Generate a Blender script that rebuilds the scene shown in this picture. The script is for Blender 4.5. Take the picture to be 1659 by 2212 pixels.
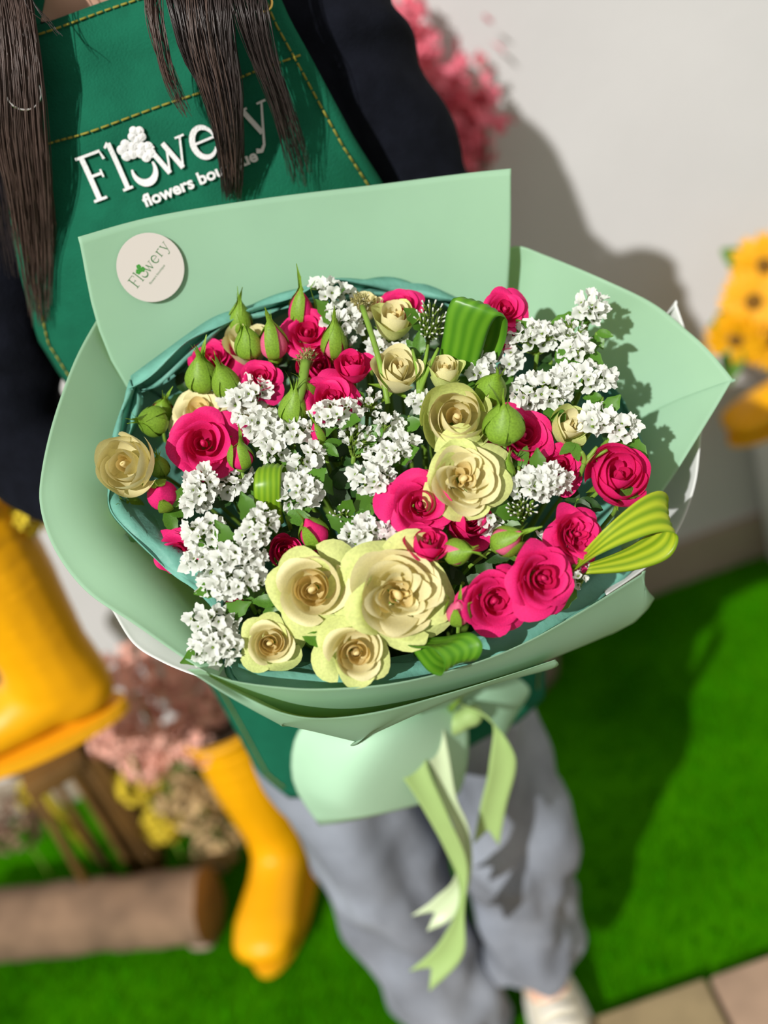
import bpy, bmesh, math, random
from mathutils import Vector as V, Matrix, Quaternion, noise
for o in list(bpy.data.objects): bpy.data.objects.remove(o)
SC = bpy.context.scene
COL = SC.collection
PI = math.pi
rnd = random.Random(7)

# ------------------------------------------------------------------ camera
IW, IH, FP = 1659, 2212, 2400.0
PITCH, ROLL = math.radians(30), math.radians(19.5)
CAM = V((0, 0, 1.5))
FWD = V((0, math.cos(PITCH), -math.sin(PITCH)))
R0 = V((1, 0, 0)); U0 = R0.cross(FWD)
UPV = U0*math.cos(ROLL) + R0*math.sin(ROLL)
RGT = FWD.cross(UPV)
cam = bpy.data.cameras.new('camera'); camo = bpy.data.objects.new('camera', cam); COL.objects.link(camo)
camo.matrix_world = Matrix.Translation(CAM) @ Matrix((RGT, UPV, -FWD)).transposed().to_4x4()
cam.sensor_fit = 'VERTICAL'; cam.sensor_height = 24.0; cam.lens = FP/IH*24.0
cam.dof.use_dof = True; cam.dof.focus_distance = 0.80; cam.dof.aperture_fstop = cam.lens/17.0
cam.clip_start = 0.02
SC.camera = camo

# ------------------------------------------------------------------ light
w = bpy.data.worlds.new('sky'); SC.world = w; w.use_nodes = True
bg = w.node_tree.nodes['Background']; bg.inputs[0].default_value = (1.0, 0.93, 0.83, 1); bg.inputs[1].default_value = 0.50
sd = bpy.data.lights.new('sun', 'SUN'); sd.energy = 4.1; sd.angle = math.radians(0.6); sd.color = (1.0, 0.975, 0.93)
so = bpy.data.objects.new('sun', sd); COL.objects.link(so)
SUN = V((0.51, 0.865, -0.72)).normalized()
so.rotation_euler = SUN.to_track_quat('-Z', 'Y').to_euler(); so.location = (-3, -3, 4)
vs = SC.view_settings; vs.view_transform = 'Standard'; vs.look = 'None'; vs.exposure = 0.0; vs.gamma = 1.0; vs.use_curve_mapping = False

# ------------------------------------------------------------------ pixel helpers (photo frame -> point at a given distance)
def ray(x, y): return FWD + RGT*((x-IW/2)/FP) - UPV*((y-IH/2)/FP)
def atY(x, y, Y):
    d = ray(x, y); return CAM + d*((Y-CAM.y)/d.y)
def atZ(x, y, Z=0.0):
    d = ray(x, y); return CAM + d*((Z-CAM.z)/d.z)

# ------------------------------------------------------------------ materials
def lin(c):
    return tuple(((v/255)/12.92 if v/255 <= .04045 else ((v/255+.055)/1.055)**2.4) for v in c)
MATS = {}
def mat(name, rgb, rough=0.6, var=0.0, vscale=30, transl=0.0, tcol=None, bump=0.0, bscale=200, sheen=0.0, metal=0.0, spec=0.4, rgb2=None, stripes=None):
    m = bpy.data.materials.new(name); m.use_nodes = True; MATS[name] = m
    nt = m.node_tree; N = nt.nodes; L = nt.links
    p = N['Principled BSDF']; c = (*rgb, 1)
    p.inputs['Base Color'].default_value = c; p.inputs['Roughness'].default_value = rough
    p.inputs['Metallic'].default_value = metal; p.inputs['Specular IOR Level'].default_value = spec
    if sheen: p.inputs['Sheen Weight'].default_value = sheen
    tc = N.new('ShaderNodeTexCoord')
    colout = None
    if var or rgb2:
        nz = N.new('ShaderNodeTexNoise'); nz.inputs['Scale'].default_value = vscale; nz.inputs['Detail'].default_value = 4
        L.new(tc.outputs['Object'], nz.inputs['Vector'])
        rp = N.new('ShaderNodeValToRGB'); rp.color_ramp.elements[0].position = .3; rp.color_ramp.elements[1].position = .7
        a = rgb if rgb2 is None else rgb
        b = rgb2 if rgb2 else tuple(min(1, v*(1+var)) for v in rgb)
        a = tuple(v*(1-var) for v in a)
        rp.color_ramp.elements[0].color = (*a, 1); rp.color_ramp.elements[1].color = (*b, 1)
        L.new(nz.outputs['Fac'], rp.inputs['Fac']); colout = rp.outputs['Color']
    if stripes:
        wv = N.new('ShaderNodeTexWave'); wv.bands_direction = stripes[0]; wv.inputs['Scale'].default_value = stripes[1]; wv.inputs['Distortion'].default_value = stripes[2]
        wv.inputs['Detail'].default_value = 3
        L.new(tc.outputs['UV' if len(stripes) > 4 else 'Object'], wv.inputs['Vector'])
        rp = N.new('ShaderNodeValToRGB'); rp.color_ramp.elements[0].color = c; rp.color_ramp.elements[1].color = (*stripes[3], 1)
        L.new(wv.outputs['Fac'], rp.inputs['Fac']); colout = rp.outputs['Color']
    if colout: L.new(colout, p.inputs['Base Color'])
    if bump:
        nb = N.new('ShaderNodeTexNoise'); nb.inputs['Scale'].default_value = bscale; nb.inputs['Detail'].default_value = 5
        L.new(tc.outputs['Object'], nb.inputs['Vector'])
        bp = N.new('ShaderNodeBump'); bp.inputs['Strength'].default_value = bump; bp.inputs['Distance'].default_value = .002
        L.new(nb.outputs['Fac'], bp.inputs['Height']); L.new(bp.outputs['Normal'], p.inputs['Normal'])
    if transl:
        t = N.new('ShaderNodeBsdfTranslucent'); t.inputs['Color'].default_value = (*(tcol or rgb), 1)
        mx = N.new('ShaderNodeMixShader'); mx.inputs['Fac'].default_value = transl
        L.new(p.outputs[0], mx.inputs[1]); L.new(t.outputs[0], mx.inputs[2]); L.new(mx.outputs[0], N['Material Output'].inputs['Surface'])
    return m
mat('wall', (.56, .555, .56), .9, .04, 3, bump=.25, bscale=60)
mat('brown_strip', (.33, .27, .21), .8, .1, 8)
mat('turf', (.026, .165, .0005), .95, .4, 4, rgb2=(.045, .22, .001), spec=0.0)
mat('blade', (.036, .25, .0006), .9, .35, 6, transl=.2, spec=0.0)
mat('slab', (.38, .26, .18), .9, .15, 15, bump=.4, bscale=80)
mat('slab_tan', (.34, .26, .14), .9, .15, 15, bump=.4, bscale=80)
mat('mint', (.42, .68, .52), .55, .03, 14, transl=.40, tcol=(.66, .78, .24), spec=.25)
mat('mint_sunlit', (.50, .78, .56), .5, .03, 14, transl=.15, tcol=(.4, .7, .4), spec=.35)  # mint paper with its colour lightened for sun falling on the tail
mat('paper_white', (.86, .87, .87), .6, .02, 10, transl=.15, spec=.25)
mat('tissue', (.20, .52, .42), .5, .12, 40, transl=.3, tcol=(.16, .45, .34), bump=.5, bscale=120)
mat('sticker', (.60, .56, .52), .35, spec=.5)
mat('print_green', (.03, .16, .04), .6)
mat('print_leaf', (.04, .26, .03), .6)
mat('ribbon', (.42, .60, .22), .38, .03, 30, transl=.2, tcol=(.4, .6, .2), spec=.5)
mat('ribbon_pale', (.66, .78, .50), .4, transl=.2, spec=.5)
mat('pink', (.78, .022, .185), .6, .16, 25, transl=.18, tcol=(.9, .03, .20), spec=.2)
mat('pink_core', (.66, .012, .12), .55, .15, 40, transl=.2, tcol=(.75, .01, .1))
mat('pink_pale', (.86, .16, .30), .55, .15, 30, transl=.25, tcol=(.9, .1, .25))
mat('cream', (.82, .76, .44), .6, .06, 20, spec=.2, transl=.18, tcol=(.9, .82, .4))
mat('cream_core', (.84, .70, .33), .6, .08, 30, spec=.2, transl=.18, tcol=(.92, .74, .32))
mat('cream_green', (.66, .72, .27), .6, .12, 14, spec=.2, transl=.2, tcol=(.65, .8, .2))
mat('white_floret', (.80, .82, .78), .6, .04, 60, spec=.2, transl=.25, tcol=(.85, .88, .75))
mat('blush_floret', (.82, .72, .74), .6, .04, 60, transl=.3)
mat('floret_eye', (.78, .80, .45), .6)
mat('bract', (.17, .27, .03), .6, .3, 60, transl=.15)
mat('spent', (.36, .33, .12), .8, .3, 80)
mat('sepal', (.20, .36, .03), .5, .25, 25, transl=.15, tcol=(.25, .45, .02))
mat('sepal_edge', (.55, .22, .18), .5)
mat('stem', (.17, .30, .035), .5, .2, 30)
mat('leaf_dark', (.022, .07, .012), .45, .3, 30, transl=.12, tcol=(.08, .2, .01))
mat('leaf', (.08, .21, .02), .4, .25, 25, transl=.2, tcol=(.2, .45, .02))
mat('loop_green', (.075, .25, .012), .35, transl=.22, tcol=(.15, .45, .01), stripes=('X', 1.3, 1.2, (.14, .36, .02), 1))
mat('loop_lime', (.20, .34, .012), .35, transl=.25, tcol=(.35, .55, .01), stripes=('X', 1.1, 1.0, (.50, .60, .03), 1))
mat('loop_mid', (.15, .33, .012), .35, transl=.22, tcol=(.3, .5, .01), stripes=('X', 1.5, 1.0, (.27, .47, .02), 1))
mat('skin', (.74, .45, .32), .5, .04, 20)
mat('sweater', (.006, .007, .012), .95, .2, 60, spec=.1, bump=.4, bscale=400)
mat('apron', (.007, .120, .066), .9, .12, 40, bump=.5, bscale=600, spec=.15)
mat('thread', (.28, .25, .03), .7)
mat('embroidery', (.86, .86, .86), .7, bump=.8, bscale=900)
mat('hair', (.030, .020, .018), .38, .4, 40, spec=.6)
mat('hair_brown', (.075, .045, .035), .4, .3, 40, spec=.6)
mat('jeans', (.225, .25, .30), .9, .34, 9, bump=.5, bscale=500)  # dark and light mottling in the colour stands in for fold shade
mat('shoe', (.70, .66, .54), .7, .05, 20)
mat('shoe_sole', (.75, .74, .70), .6)
mat('silver', (.9, .9, .9), .15, metal=1.0)
mat('gold', (.8, .55, .15), .25, metal=1.0)
mat('lip', (.55, .18, .16), .5)
mat('eye', (.03, .02, .02), .2)
mat('boot', (.82, .38, .002), .42, .05, 6, spec=.3)
mat('boot_sole', (.80, .38, .004), .55)
mat('soil_and_hollow', (.05, .035, .02), .95, .3, 60, bump=.8)
mat('bark', (.19, .12, .075), .95, .35, 12, bump=.9, bscale=30)
mat('wood_cut', (.30, .17, .06), .85, .3, 12)
mat('wood_yellow', (.48, .33, .03), .8, .25, 18)
mat('plank', (.13, .065, .012), .8, .3, 14)
mat('stick', (.42, .33, .02), .7, .2, 20)
mat('pink_filler', (.85, .46, .37), .8, .25, 30)
mat('pink_blossom', (.82, .20, .27), .7, .3, 20, transl=.2)
mat('tan_filler', (.50, .36, .18), .85, .3, 30)
mat('yellow_filler', (.62, .48, .03), .8, .25, 30)
mat('sun_petal', (.86, .42, .002), .6, .15, 12, transl=.2)
mat('sun_disc', (.26, .12, .010), .9, .3, 120, bump=.8)
mat('stone', (.34, .24, .19), .9, .2, 20)
mat('twig', (.20, .12, .08), .9, .2, 20)

# ------------------------------------------------------------------ object helpers
def mesh(name, vs_, fs, m=None, smooth=True, uvs=None):
    me = bpy.data.meshes.new(name); me.from_pydata([tuple(v) for v in vs_], [], fs)
    if uvs:
        ul = me.uv_layers.new(name='UVMap')
        for l in me.loops: ul.data[l.index].uv = uvs[l.vertex_index]
    if smooth: me.polygons.foreach_set('use_smooth', [True]*len(me.polygons))
    if m: me.materials.append(MATS[m])
    me.update()
    return me
LINK = []
def obj(name, me, parent=None, M=None, world=False):
    o = bpy.data.objects.new(name, me); LINK.append(o)
    if parent is not None:
        o.parent = parent
        if world: o.matrix_parent_inverse = PM[parent.name].inverted()
    if M is not None: o.matrix_basis = M
    return o
PM = {}
def thing(name, label, cat, M=None, group=None):
    o = bpy.data.objects.new(name, None); LINK.append(o); o.empty_display_size = .02
    M = M or Matrix.Identity(4); o.matrix_basis = M; PM[o.name] = M
    return tag(o, label, cat, group)
def tag(o, label=None, cat=None, group=None, kind=None):
    if label: o['label'] = label
    if cat: o['category'] = cat
    if group: o['group'] = group
    if kind: o['kind'] = kind
    return o
def frame(loc, z, spin=0.0, s=1.0, hint=None):
    z = z.normalized(); h = hint or V((0, 0, 1))
    if abs(z.dot(h)) > .97: h = V((1, 0, 0))
    x = h.cross(z).normalized(); y = z.cross(x)
    R = Matrix((x, y, z)).transposed()
    return Matrix.Translation(loc) @ R.to_4x4() @ Matrix.Rotation(spin, 4, 'Z') @ Matrix.Diagonal((s, s, s, 1))
def grid_faces(nu, nv, closed=False, off=0):
    fs = []
    for j in range(nv-1):
        for i in range(nu if closed else nu-1):
            a = j*nu+i; b = j*nu+(i+1) % nu
            fs.append((off+a, off+b, off+b+nu, off+a+nu))
    return fs
def cr(P, t):
    n = len(P)-1; t = max(0, min(.999999, t))*n; i = int(t); f = t-i
    p0, p1, p2, p3 = P[max(0, i-1)], P[i], P[i+1], P[min(n, i+2)]
    return .5*((2*p1)+(p2-p0)*f+(2*p0-5*p1+4*p2-p3)*f*f+(3*p1-p0-3*p2+p3)*f**3)
def tube(path, rads, seg=6, cap=True):
    vs_, fs = [], []
    n = len(path); px_ = None
    for i, p in enumerate(path):
        t = (path[min(n-1, i+1)]-path[max(0, i-1)]).normalized()
        if px_ is None:
            h = V((0, 0, 1)) if abs(t.z) < .9 else V((1, 0, 0)); px_ = h.cross(t).normalized()
        else: px_ = (px_-t*px_.dot(t)).normalized()
        py_ = t.cross(px_); r = rads[i] if isinstance(rads, (list, tuple)) else rads
        for k in range(seg):
            a = 2*PI*k/seg; vs_.append(p+px_*(r*math.cos(a))+py_*(r*math.sin(a)))
    fs = grid_faces(seg, n, True)
    if cap:
        fs.append(tuple(range(seg-1, -1, -1))); fs.append(tuple(range((n-1)*seg, n*seg)))
    return vs_, fs
class MB:
    def __init__(s): s.v = []; s.f = []
    def add(s, vf, M=None):
        o = len(s.v); s.v += [M @ v for v in vf[0]] if M else list(vf[0]); s.f += [tuple(i+o for i in f) for f in vf[1]]; return s
    def mesh(s, name, m, smooth=True): return mesh(name, s.v, s.f, m, smooth)
def sphere(c, r, nu=12, nv=8):
    r = r if isinstance(r, (tuple, list)) else (r, r, r)
    vs_, fs = [], []
    for j in range(nv):
        th = PI*(j+.02)/(nv-1+.04)
        for i in range(nu):
            a = 2*PI*i/nu; vs_.append(V((c[0]+r[0]*math.sin(th)*math.cos(a), c[1]+r[1]*math.sin(th)*math.sin(a), c[2]-r[2]*math.cos(th))))
    fs = grid_faces(nu, nv, True); fs.append(tuple(range(nu-1, -1, -1))); fs.append(tuple(range((nv-1)*nu, nv*nu)))
    return vs_, fs
def box(a, b):
    x0, y0, z0 = a; x1, y1, z1 = b
    v = [V(p) for p in ((x0,y0,z0),(x1,y0,z0),(x1,y1,z0),(x0,y1,z0),(x0,y0,z1),(x1,y0,z1),(x1,y1,z1),(x0,y1,z1))]
    return v, [(3,2,1,0),(4,5,6,7),(0,1,5,4),(1,2,6,5),(2,3,7,6),(3,0,4,7)]
def baked(name, vs_, fs, m, mods):
    """mesh with modifiers evaluated into plain data"""
    me = mesh(name, vs_, fs, m); o = bpy.data.objects.new('tmp', me); COL.objects.link(o)
    for kind, kw in mods:
        md = o.modifiers.new(kind, kind)
        for k, v in kw.items(): setattr(md, k, v)
    dg = bpy.context.evaluated_depsgraph_get(); dg.update()
    out = bpy.data.meshes.new_from_object(o.evaluated_get(dg)); out.name = name
    bpy.data.objects.remove(o); bpy.data.meshes.remove(me)
    if m and not out.materials: out.materials.append(MATS[m])
    out.polygons.foreach_set('use_smooth', [True]*len(out.polygons)); out.update()
    return out
def blob(name, chains, m, voxel=.008, it=6, steps=8):
    mb = MB()
    for ch in chains:
        for k in range(len(ch)-1):
            (p, r), (q, s) = ch[k], ch[k+1]
            p, q = V(p), V(q)
            r = V((r,)*3) if not isinstance(r, tuple) else V(r); s = V((s,)*3) if not isinstance(s, tuple) else V(s)
            for i in range(steps+1):
                t = i/steps; mb.add(sphere(p.lerp(q, t), tuple(r.lerp(s, t)), 14, 9))
    return baked(name, mb.v, mb.f, m, [('REMESH', dict(mode='VOXEL', voxel_size=voxel, use_smooth_shade=True)), ('SMOOTH', dict(iterations=it, factor=.5))])

# ================================================================== SETTING
WY = 1.895
tag(obj('wall_back', MB().add(box((-3, WY, 0), (3, WY+.15, 2.8))).mesh('wall_back', 'wall', False)), kind='structure', label='white plastered wall behind the florist')
tag(obj('wall_foot_strip', MB().add(box((-3, WY-.018, .0), (3, WY+.01, .10))).mesh('wall_foot_strip', 'brown_strip', False)), kind='structure', label='brown base strip along the foot of the wall')  # thin brown strip in front of the lowest part of the wall
tag(obj('floor', MB().add(box((-3, -2.5, -.05), (3, WY+.05, 0))).mesh('floor', 'turf', False)), kind='structure', label='bright green artificial lawn floor')
def grass():
    vs_, fs = [], []; r = random.Random(3)
    for k in range(26000):
        x = r.uniform(-1.5, 1.15); y = r.uniform(.985, WY-.02)
        h = r.uniform(.010, .022); a = r.uniform(0, PI); dx, dy = math.cos(a)*.0018, math.sin(a)*.0018
        lx, ly = r.uniform(-.008, .008), r.uniform(-.008, .008); b = len(vs_)
        vs_ += [V((x-dx, y-dy, 0)), V((x+dx, y+dy, 0)), V((x+lx, y+ly, h))]; fs.append((b, b+1, b+2))
    return mesh('grass', vs_, fs, 'blade', False)
tag(obj('artificial_grass', grass()), 'short bright green artificial grass blades covering the ground', 'grass', kind='stuff')
pv = tag(obj('pavement', MB().add(box((-1.2, -2.4, 0), (1.6, .972, .010))).mesh('pavement', 'soil_and_hollow', False)), kind='structure', label='paving bordering the lawn')
slabs = [(-.72, -.27), (-.265, .21), (.216, .66), (.666, 1.2)]
for i, (a, b) in enumerate(slabs):
    for j in range(2):
        me = baked('slab', *box((a, .986-.45*(j+1)+.006, .008), (b, .986-.45*j, .03+.002*((i+j) % 2))), ('slab', 'slab_tan')[(i+j) % 2], [('BEVEL', dict(width=.006, segments=2))])
        obj('paving_slab', me, pv)

# ================================================================== BOUQUET FRAME
TIE = atY(945, 1540, .865)                    # where the stems are bound
BC = atY(800, 1030, .72); TAU = math.radians(36)
BN = V((.02, -math.sin(TAU), math.cos(TAU))).normalized()
def dome(x, y, up=0.0, h=.028, R=.20):
    d = ray(x, y); off = h; up += .014*max(0, min(1, (730-y)/100))
    for _ in range(8):
        t = ((BC+BN*(off+up))-CAM).dot(BN)/d.dot(BN); p = CAM+d*t
        q = p-BC; rr = (q-BN*q.dot(BN)).length; off = h*(1-min(1.5, (rr/R)**2))
    return p
def pxm(p): return (p-CAM).dot(FWD)/FP         # metres per photo pixel at p
def facing(p, tx, ty):
    v = (CAM-p).normalized(); x = UPV.cross(v).normalized()
    y = v.cross(x)
    return (v+x*tx+y*ty).normalized()
def stem_path(p, n, jit=.012):
    d = TIE + V((rnd.uniform(-jit, jit), rnd.uniform(-jit, jit), rnd.uniform(-.02, .02)))
    L = (p-d).length
    c1 = p-n*L*.22; c2 = d+(p-d)*.3+V((0, 0, .02))
    return [((1-t)**3)*p+3*t*(1-t)**2*c1+3*t*t*(1-t)*c2+t**3*d for t in [k/9 for k in range(10)]]
def add_stem(root, p, n, r=.0016):
    vf = tube(stem_path(p, n), [r]*10, 6)
    return obj('stem', mesh('stem', *vf, 'stem'), root, world=True)

# ------------------------------------------------------------------ wrapping paper
wrap = thing('bouquet_wrapping', 'mint green paper wrapping with teal tissue, ribbon and round sticker around the bouquet', 'gift wrap', Matrix.Translation(TIE))
def sheet(name, rim, m, mid=.5, pinch=.80, nu=60, nv=18, a0=0, a1=1, lab=None, extra=None, ruf=0.0, seed=0, back=None, stop=0.0, thick=.0005, ripple=.0):
    """paper sheet: rim through points, running down to the tie"""
    R = [atY(*p) for p in rim]
    rows = [R]
    if extra: rows.append([atY(*p) for p in extra])
    axis = (BC-TIE)
    base = rows[-1]
    rows.append([TIE.lerp(p, mid)*1.0 + (TIE+axis*mid-TIE.lerp(p, mid))*(1-pinch) for p in base])
    n = len(base)
    rows.append([TIE + (TIE.lerp(p, .12)-TIE)*.55 + axis*stop*0 for p in base])
    vs_, uv = [], []
    for j in range(nv):
        tv = (j/(nv-1))**1.25
        for i in range(nu):
            tu = i/(nu-1)
            P = [cr(r, tu) for r in rows]
            p = cr(P, tv)
            if ruf:
                q = V((tu*24+seed*7, tv*10, seed)); k = (1-tv)
                p = p + V((noise.noise(q), noise.noise(q+V((9, 0, 0))), noise.noise(q+V((0, 9, 0)))*1.4))*ruf*(.25+.75*k)
            if ripple:
                q = V((tu*3+seed*5, tv*2.2, seed*3)); p = p + (p-TIE-axis*.7).normalized()*noise.noise(q)*ripple*math.sin(PI*min(1, tv*1.6+.08))
            vs_.append(p); uv.append((tu, tv))
    me = baked(name, vs_, grid_faces(nu, nv), m, [('SOLIDIFY', dict(thickness=thick, offset=0))])
    o = obj(name, me, wrap, world=True)
    if lab: o['label'] = lab
    return o, rows
# back sheet
back_rim = [(168, 512, .858), (330, 468, .872), (560, 430, .878), (820, 398, .882), (1000, 375, .878), (1104, 364, .872)]
back_low = [(282, 850, .845), (390, 770, .856), (560, 720, .864), (790, 690, .867), (950, 675, .865), (1090, 690, .858)]
sheet('wrap_sheet', back_rim, 'mint', extra=back_low, pinch=.9, lab='tall back sheet carrying the round sticker')
# right sheet
right_rim = [(1070, 560, .890), (1112, 534, .882), (1180, 556, .868), (1300, 604, .828), (1410, 655, .81), (1480, 712, .795), (1530, 760, .78), (1581, 822, .762), (1581, 822, .762), (1540, 895, .752), (1470, 1010, .735), (1410, 1100, .715), (1370, 1190, .692)]
right_low = [(1060, 720, .885), (1085, 700, .878), (1120, 720, .862), (1180, 760, .848), (1240, 800, .836), (1290, 850, .824), (1320, 900, .814), (1335, 940, .806), (1335, 945, .804), (1335, 980, .797), (1330, 1060, .78), (1310, 1130, .76), (1290, 1210, .74)]
sheet('wrap_sheet', right_rim, 'mint', extra=right_low, nu=90, pinch=.85, ripple=.015, seed=2)
# left sheet
left_rim = [(300, 560, .885), (262, 610, .88), (228, 660, .868), (165, 770, .832), (118, 900, .793), (92, 1020, .768), (90, 1100, .748), (120, 1190, .725), (186, 1278, .696), (290, 1350, .665), (400, 1425, .634), (470, 1462, .618)]
left_low = [(380, 690, .885), (350, 740, .88), (318, 800, .870), (272, 880, .835), (252, 960, .81), (245, 1030, .79), (250, 1080, .775), (280, 1150, .755), (340, 1225, .73), (420, 1310, .70), (490, 1390, .67), (540, 1425, .655)]
sheet('wrap_sheet', left_rim, 'mint', extra=left_low, nu=80, pinch=.86, ripple=.006, seed=4)
# white sheets
sheet('wrap_sheet', [(1380, 740, .835), (1430, 690, .835), (1461, 657, .833), (1461, 657, .833), (1490, 745, .815), (1520, 860, .79), (1513, 950, .768), (1503, 1040, .745), (1475, 1125, .722), (1440, 1180, .705), (1388, 1232, .688), (1310, 1285, .665)], 'paper_white',
      extra=[(1330, 800, .875), (1350, 780, .875), (1370, 780, .872), (1375, 785, .87), (1395, 860, .86), (1400, 930, .845), (1400, 990, .83), (1395, 1060, .812), (1375, 1120, .795), (1350, 1165, .78), (1310, 1210, .75), (1260, 1260, .73)], nu=70, lab='white sheet lining the right side')
sheet('wrap_sheet', [(190, 1240, .80), (220, 1290, .77), (242, 1318, .735), (288, 1390, .70), (350, 1430, .675), (425, 1460, .65), (500, 1478, .635)], 'paper_white',
      extra=[(260, 1200, .80), (300, 1240, .78), (340, 1280, .765), (390, 1330, .745), (440, 1370, .725), (490, 1400, .705), (540, 1430, .69)], lab='white sheet peeping out at the lower left')
# front sheets
sheet('wrap_sheet', [(430, 1445, .612), (500, 1470, .604), (600, 1484, .598), (700, 1488, .596), (850, 1476, .596), (1000, 1440, .606), (1130, 1390, .622), (1260, 1318, .645), (1386, 1240, .675), (1386, 1240, .675), (1392, 1280, .690)], 'mint',
      extra=[(436, 1452, .65), (520, 1500, .645), (610, 1535, .642), (690, 1548, .642), (800, 1540, .645), (960, 1500, .652), (1110, 1452, .662), (1230, 1405, .68), (1330, 1362, .70), (1372, 1342, .71), (1390, 1312, .715)], nu=80, pinch=.9, thick=.0004)
sheet('wrap_sheet', [(446, 1458, .606), (520, 1500, .598), (610, 1540, .592), (700, 1552, .590), (820, 1537, .592), (960, 1500, .612), (1100, 1458, .63), (1200, 1425, .645)], 'mint',
      extra=[(450, 1460, .612), (530, 1512, .604), (622, 1566, .625), (622, 1566, .625), (770, 1602, .635), (770, 1602, .635), (1000, 1500, .65), (1190, 1445, .665)], nu=80, pinch=.9, thick=.0004, lab='front sheet folded into two low corners')
# tissue
tis = [(278, 838, .818), (400, 742, .824), (520, 676, .834), (640, 636, .840), (770, 612, .843), (900, 625, .843), (1000, 652, .840), (1110, 700, .830), (1250, 780, .80), (1340, 860, .782), (1385, 960, .762), (1402, 1060, .742), (1396, 1140, .722), (1376, 1215, .70), (1262, 1318, .660), (1128, 1388, .634), (1004, 1456, .622), (850, 1494, .614), (650, 1504, .614), (505, 1484, .622), (462, 1318, .66), (385, 1248, .69), (300, 1170, .715), (232, 1075, .75), (240, 970, .78), (278, 838, .815)]
tlow = []
for (x, y, d) in tis:
    tlow.append((x+(800-x)*.13, y+(1030-y)*.13, d+.028))
sheet('tissue_paper', tis, 'tissue', extra=tlow, nu=220, nv=16, ruf=.007, seed=1, pinch=.9, lab='crinkled teal tissue paper lining')
tis2 = [(x+(800-x)*.035, y+(1030-y)*.03+6, d+.004) for (x, y, d) in tis]
tlow2 = [(x+(800-x)*.16, y+(1030-y)*.16, d+.036) for (x, y, d) in tis]
sheet('tissue_paper', tis2, 'tissue', extra=tlow2, nu=200, nv=14, ruf=.009, seed=5, pinch=.88)
# paper tails below the tie
def tail(name, rows, m, lab=None, nu=24, nv=16):
    R = [[atY(*p) for p in r] for r in rows]
    vs_ = []
    for j in range(nv):
        for i in range(nu):
            vs_.append(cr([cr(r, i/(nu-1)) for r in R], j/(nv-1)))
    o = obj(name, baked(name, vs_, grid_faces(nu, nv), m, [('SOLIDIFY', dict(thickness=.0006))]), wrap, world=True)
    if lab: o['label'] = lab
tail('wrap_tail', [[(880, 1500, .85), (930, 1510, .84), (990, 1500, .86)], [(700, 1545, .83), (850, 1570, .79), (1010, 1570, .845)], [(640, 1590, .83), (800, 1640, .775), (1010, 1640, .84)], [(634, 1690, .84), (760, 1730, .785), (1000, 1690, .845)], [(690, 1782, .845), (790, 1766, .80), (990, 1715, .855)]], 'mint_sunlit', 'paper tail in lighter, sunlit mint flaring below the tie')
tail('wrap_tail', [[(960, 1500, .86), (1000, 1480, .87), (1020, 1470, .885)], [(1020, 1530, .855), (1060, 1480, .87), (1085, 1450, .89)], [(1070, 1570, .86), (1100, 1520, .875), (1142, 1485, .90)], [(1085, 1600, .865), (1105, 1560, .88), (1130, 1520, .90)]], 'mint', 'green paper tail on the right below the tie')
# sticker with print, laid on the back sheet
def sheet_depth(x, y):
    """distance (world Y) of the back sheet at a photo position, by interpolation of its rim and lower rows"""
    best = None
    for i in range(60):
        a = cr([V(p) for p in back_rim], i/59); b = cr([V(p) for p in back_low], i/59)
        for j in range(40):
            q = a.lerp(b, j/39); d = (q.x-x)**2+(q.y-y)**2
            if best is None or d < best[0]: best = (d, q.z)
    return best[1]
sc_ = atY(325, 578, sheet_depth(325, 578)-.004)
e1 = (atY(395, 560, sheet_depth(395, 560)-.004)-sc_).normalized(); e2 = (atY(318, 505, sheet_depth(318, 505)-.004)-sc_)
e2 = (e2-e1*e2.dot(e1)).normalized(); en = e1.cross(e2); 
if en.dot(CAM-sc_) < 0: en = -en
rs = 72*pxm(sc_)
def stick_map(s, t, h): return sc_+e1*s+e2*t+en*(.0012+h)
vs_, fs = [], []
for k in range(48):
    a = 2*PI*k/48; vs_.append(stick_map(rs*math.cos(a), rs*1.02*math.sin(a), 0))
for k in range(48):
    a = 2*PI*k/48; vs_.append(stick_map(rs*math.cos(a), rs*1.02*math.sin(a), -.0007))
fs = [tuple(range(48))]+[(k, k+48, (k+1) % 48+48, (k+1) % 48) for k in range(48)]
stk = obj('sticker', mesh('sticker', vs_, fs, 'sticker', False), wrap, world=True); stk['label'] = 'round white sticker with green lettering'
PM[stk.name] = Matrix.Identity(4)

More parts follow.
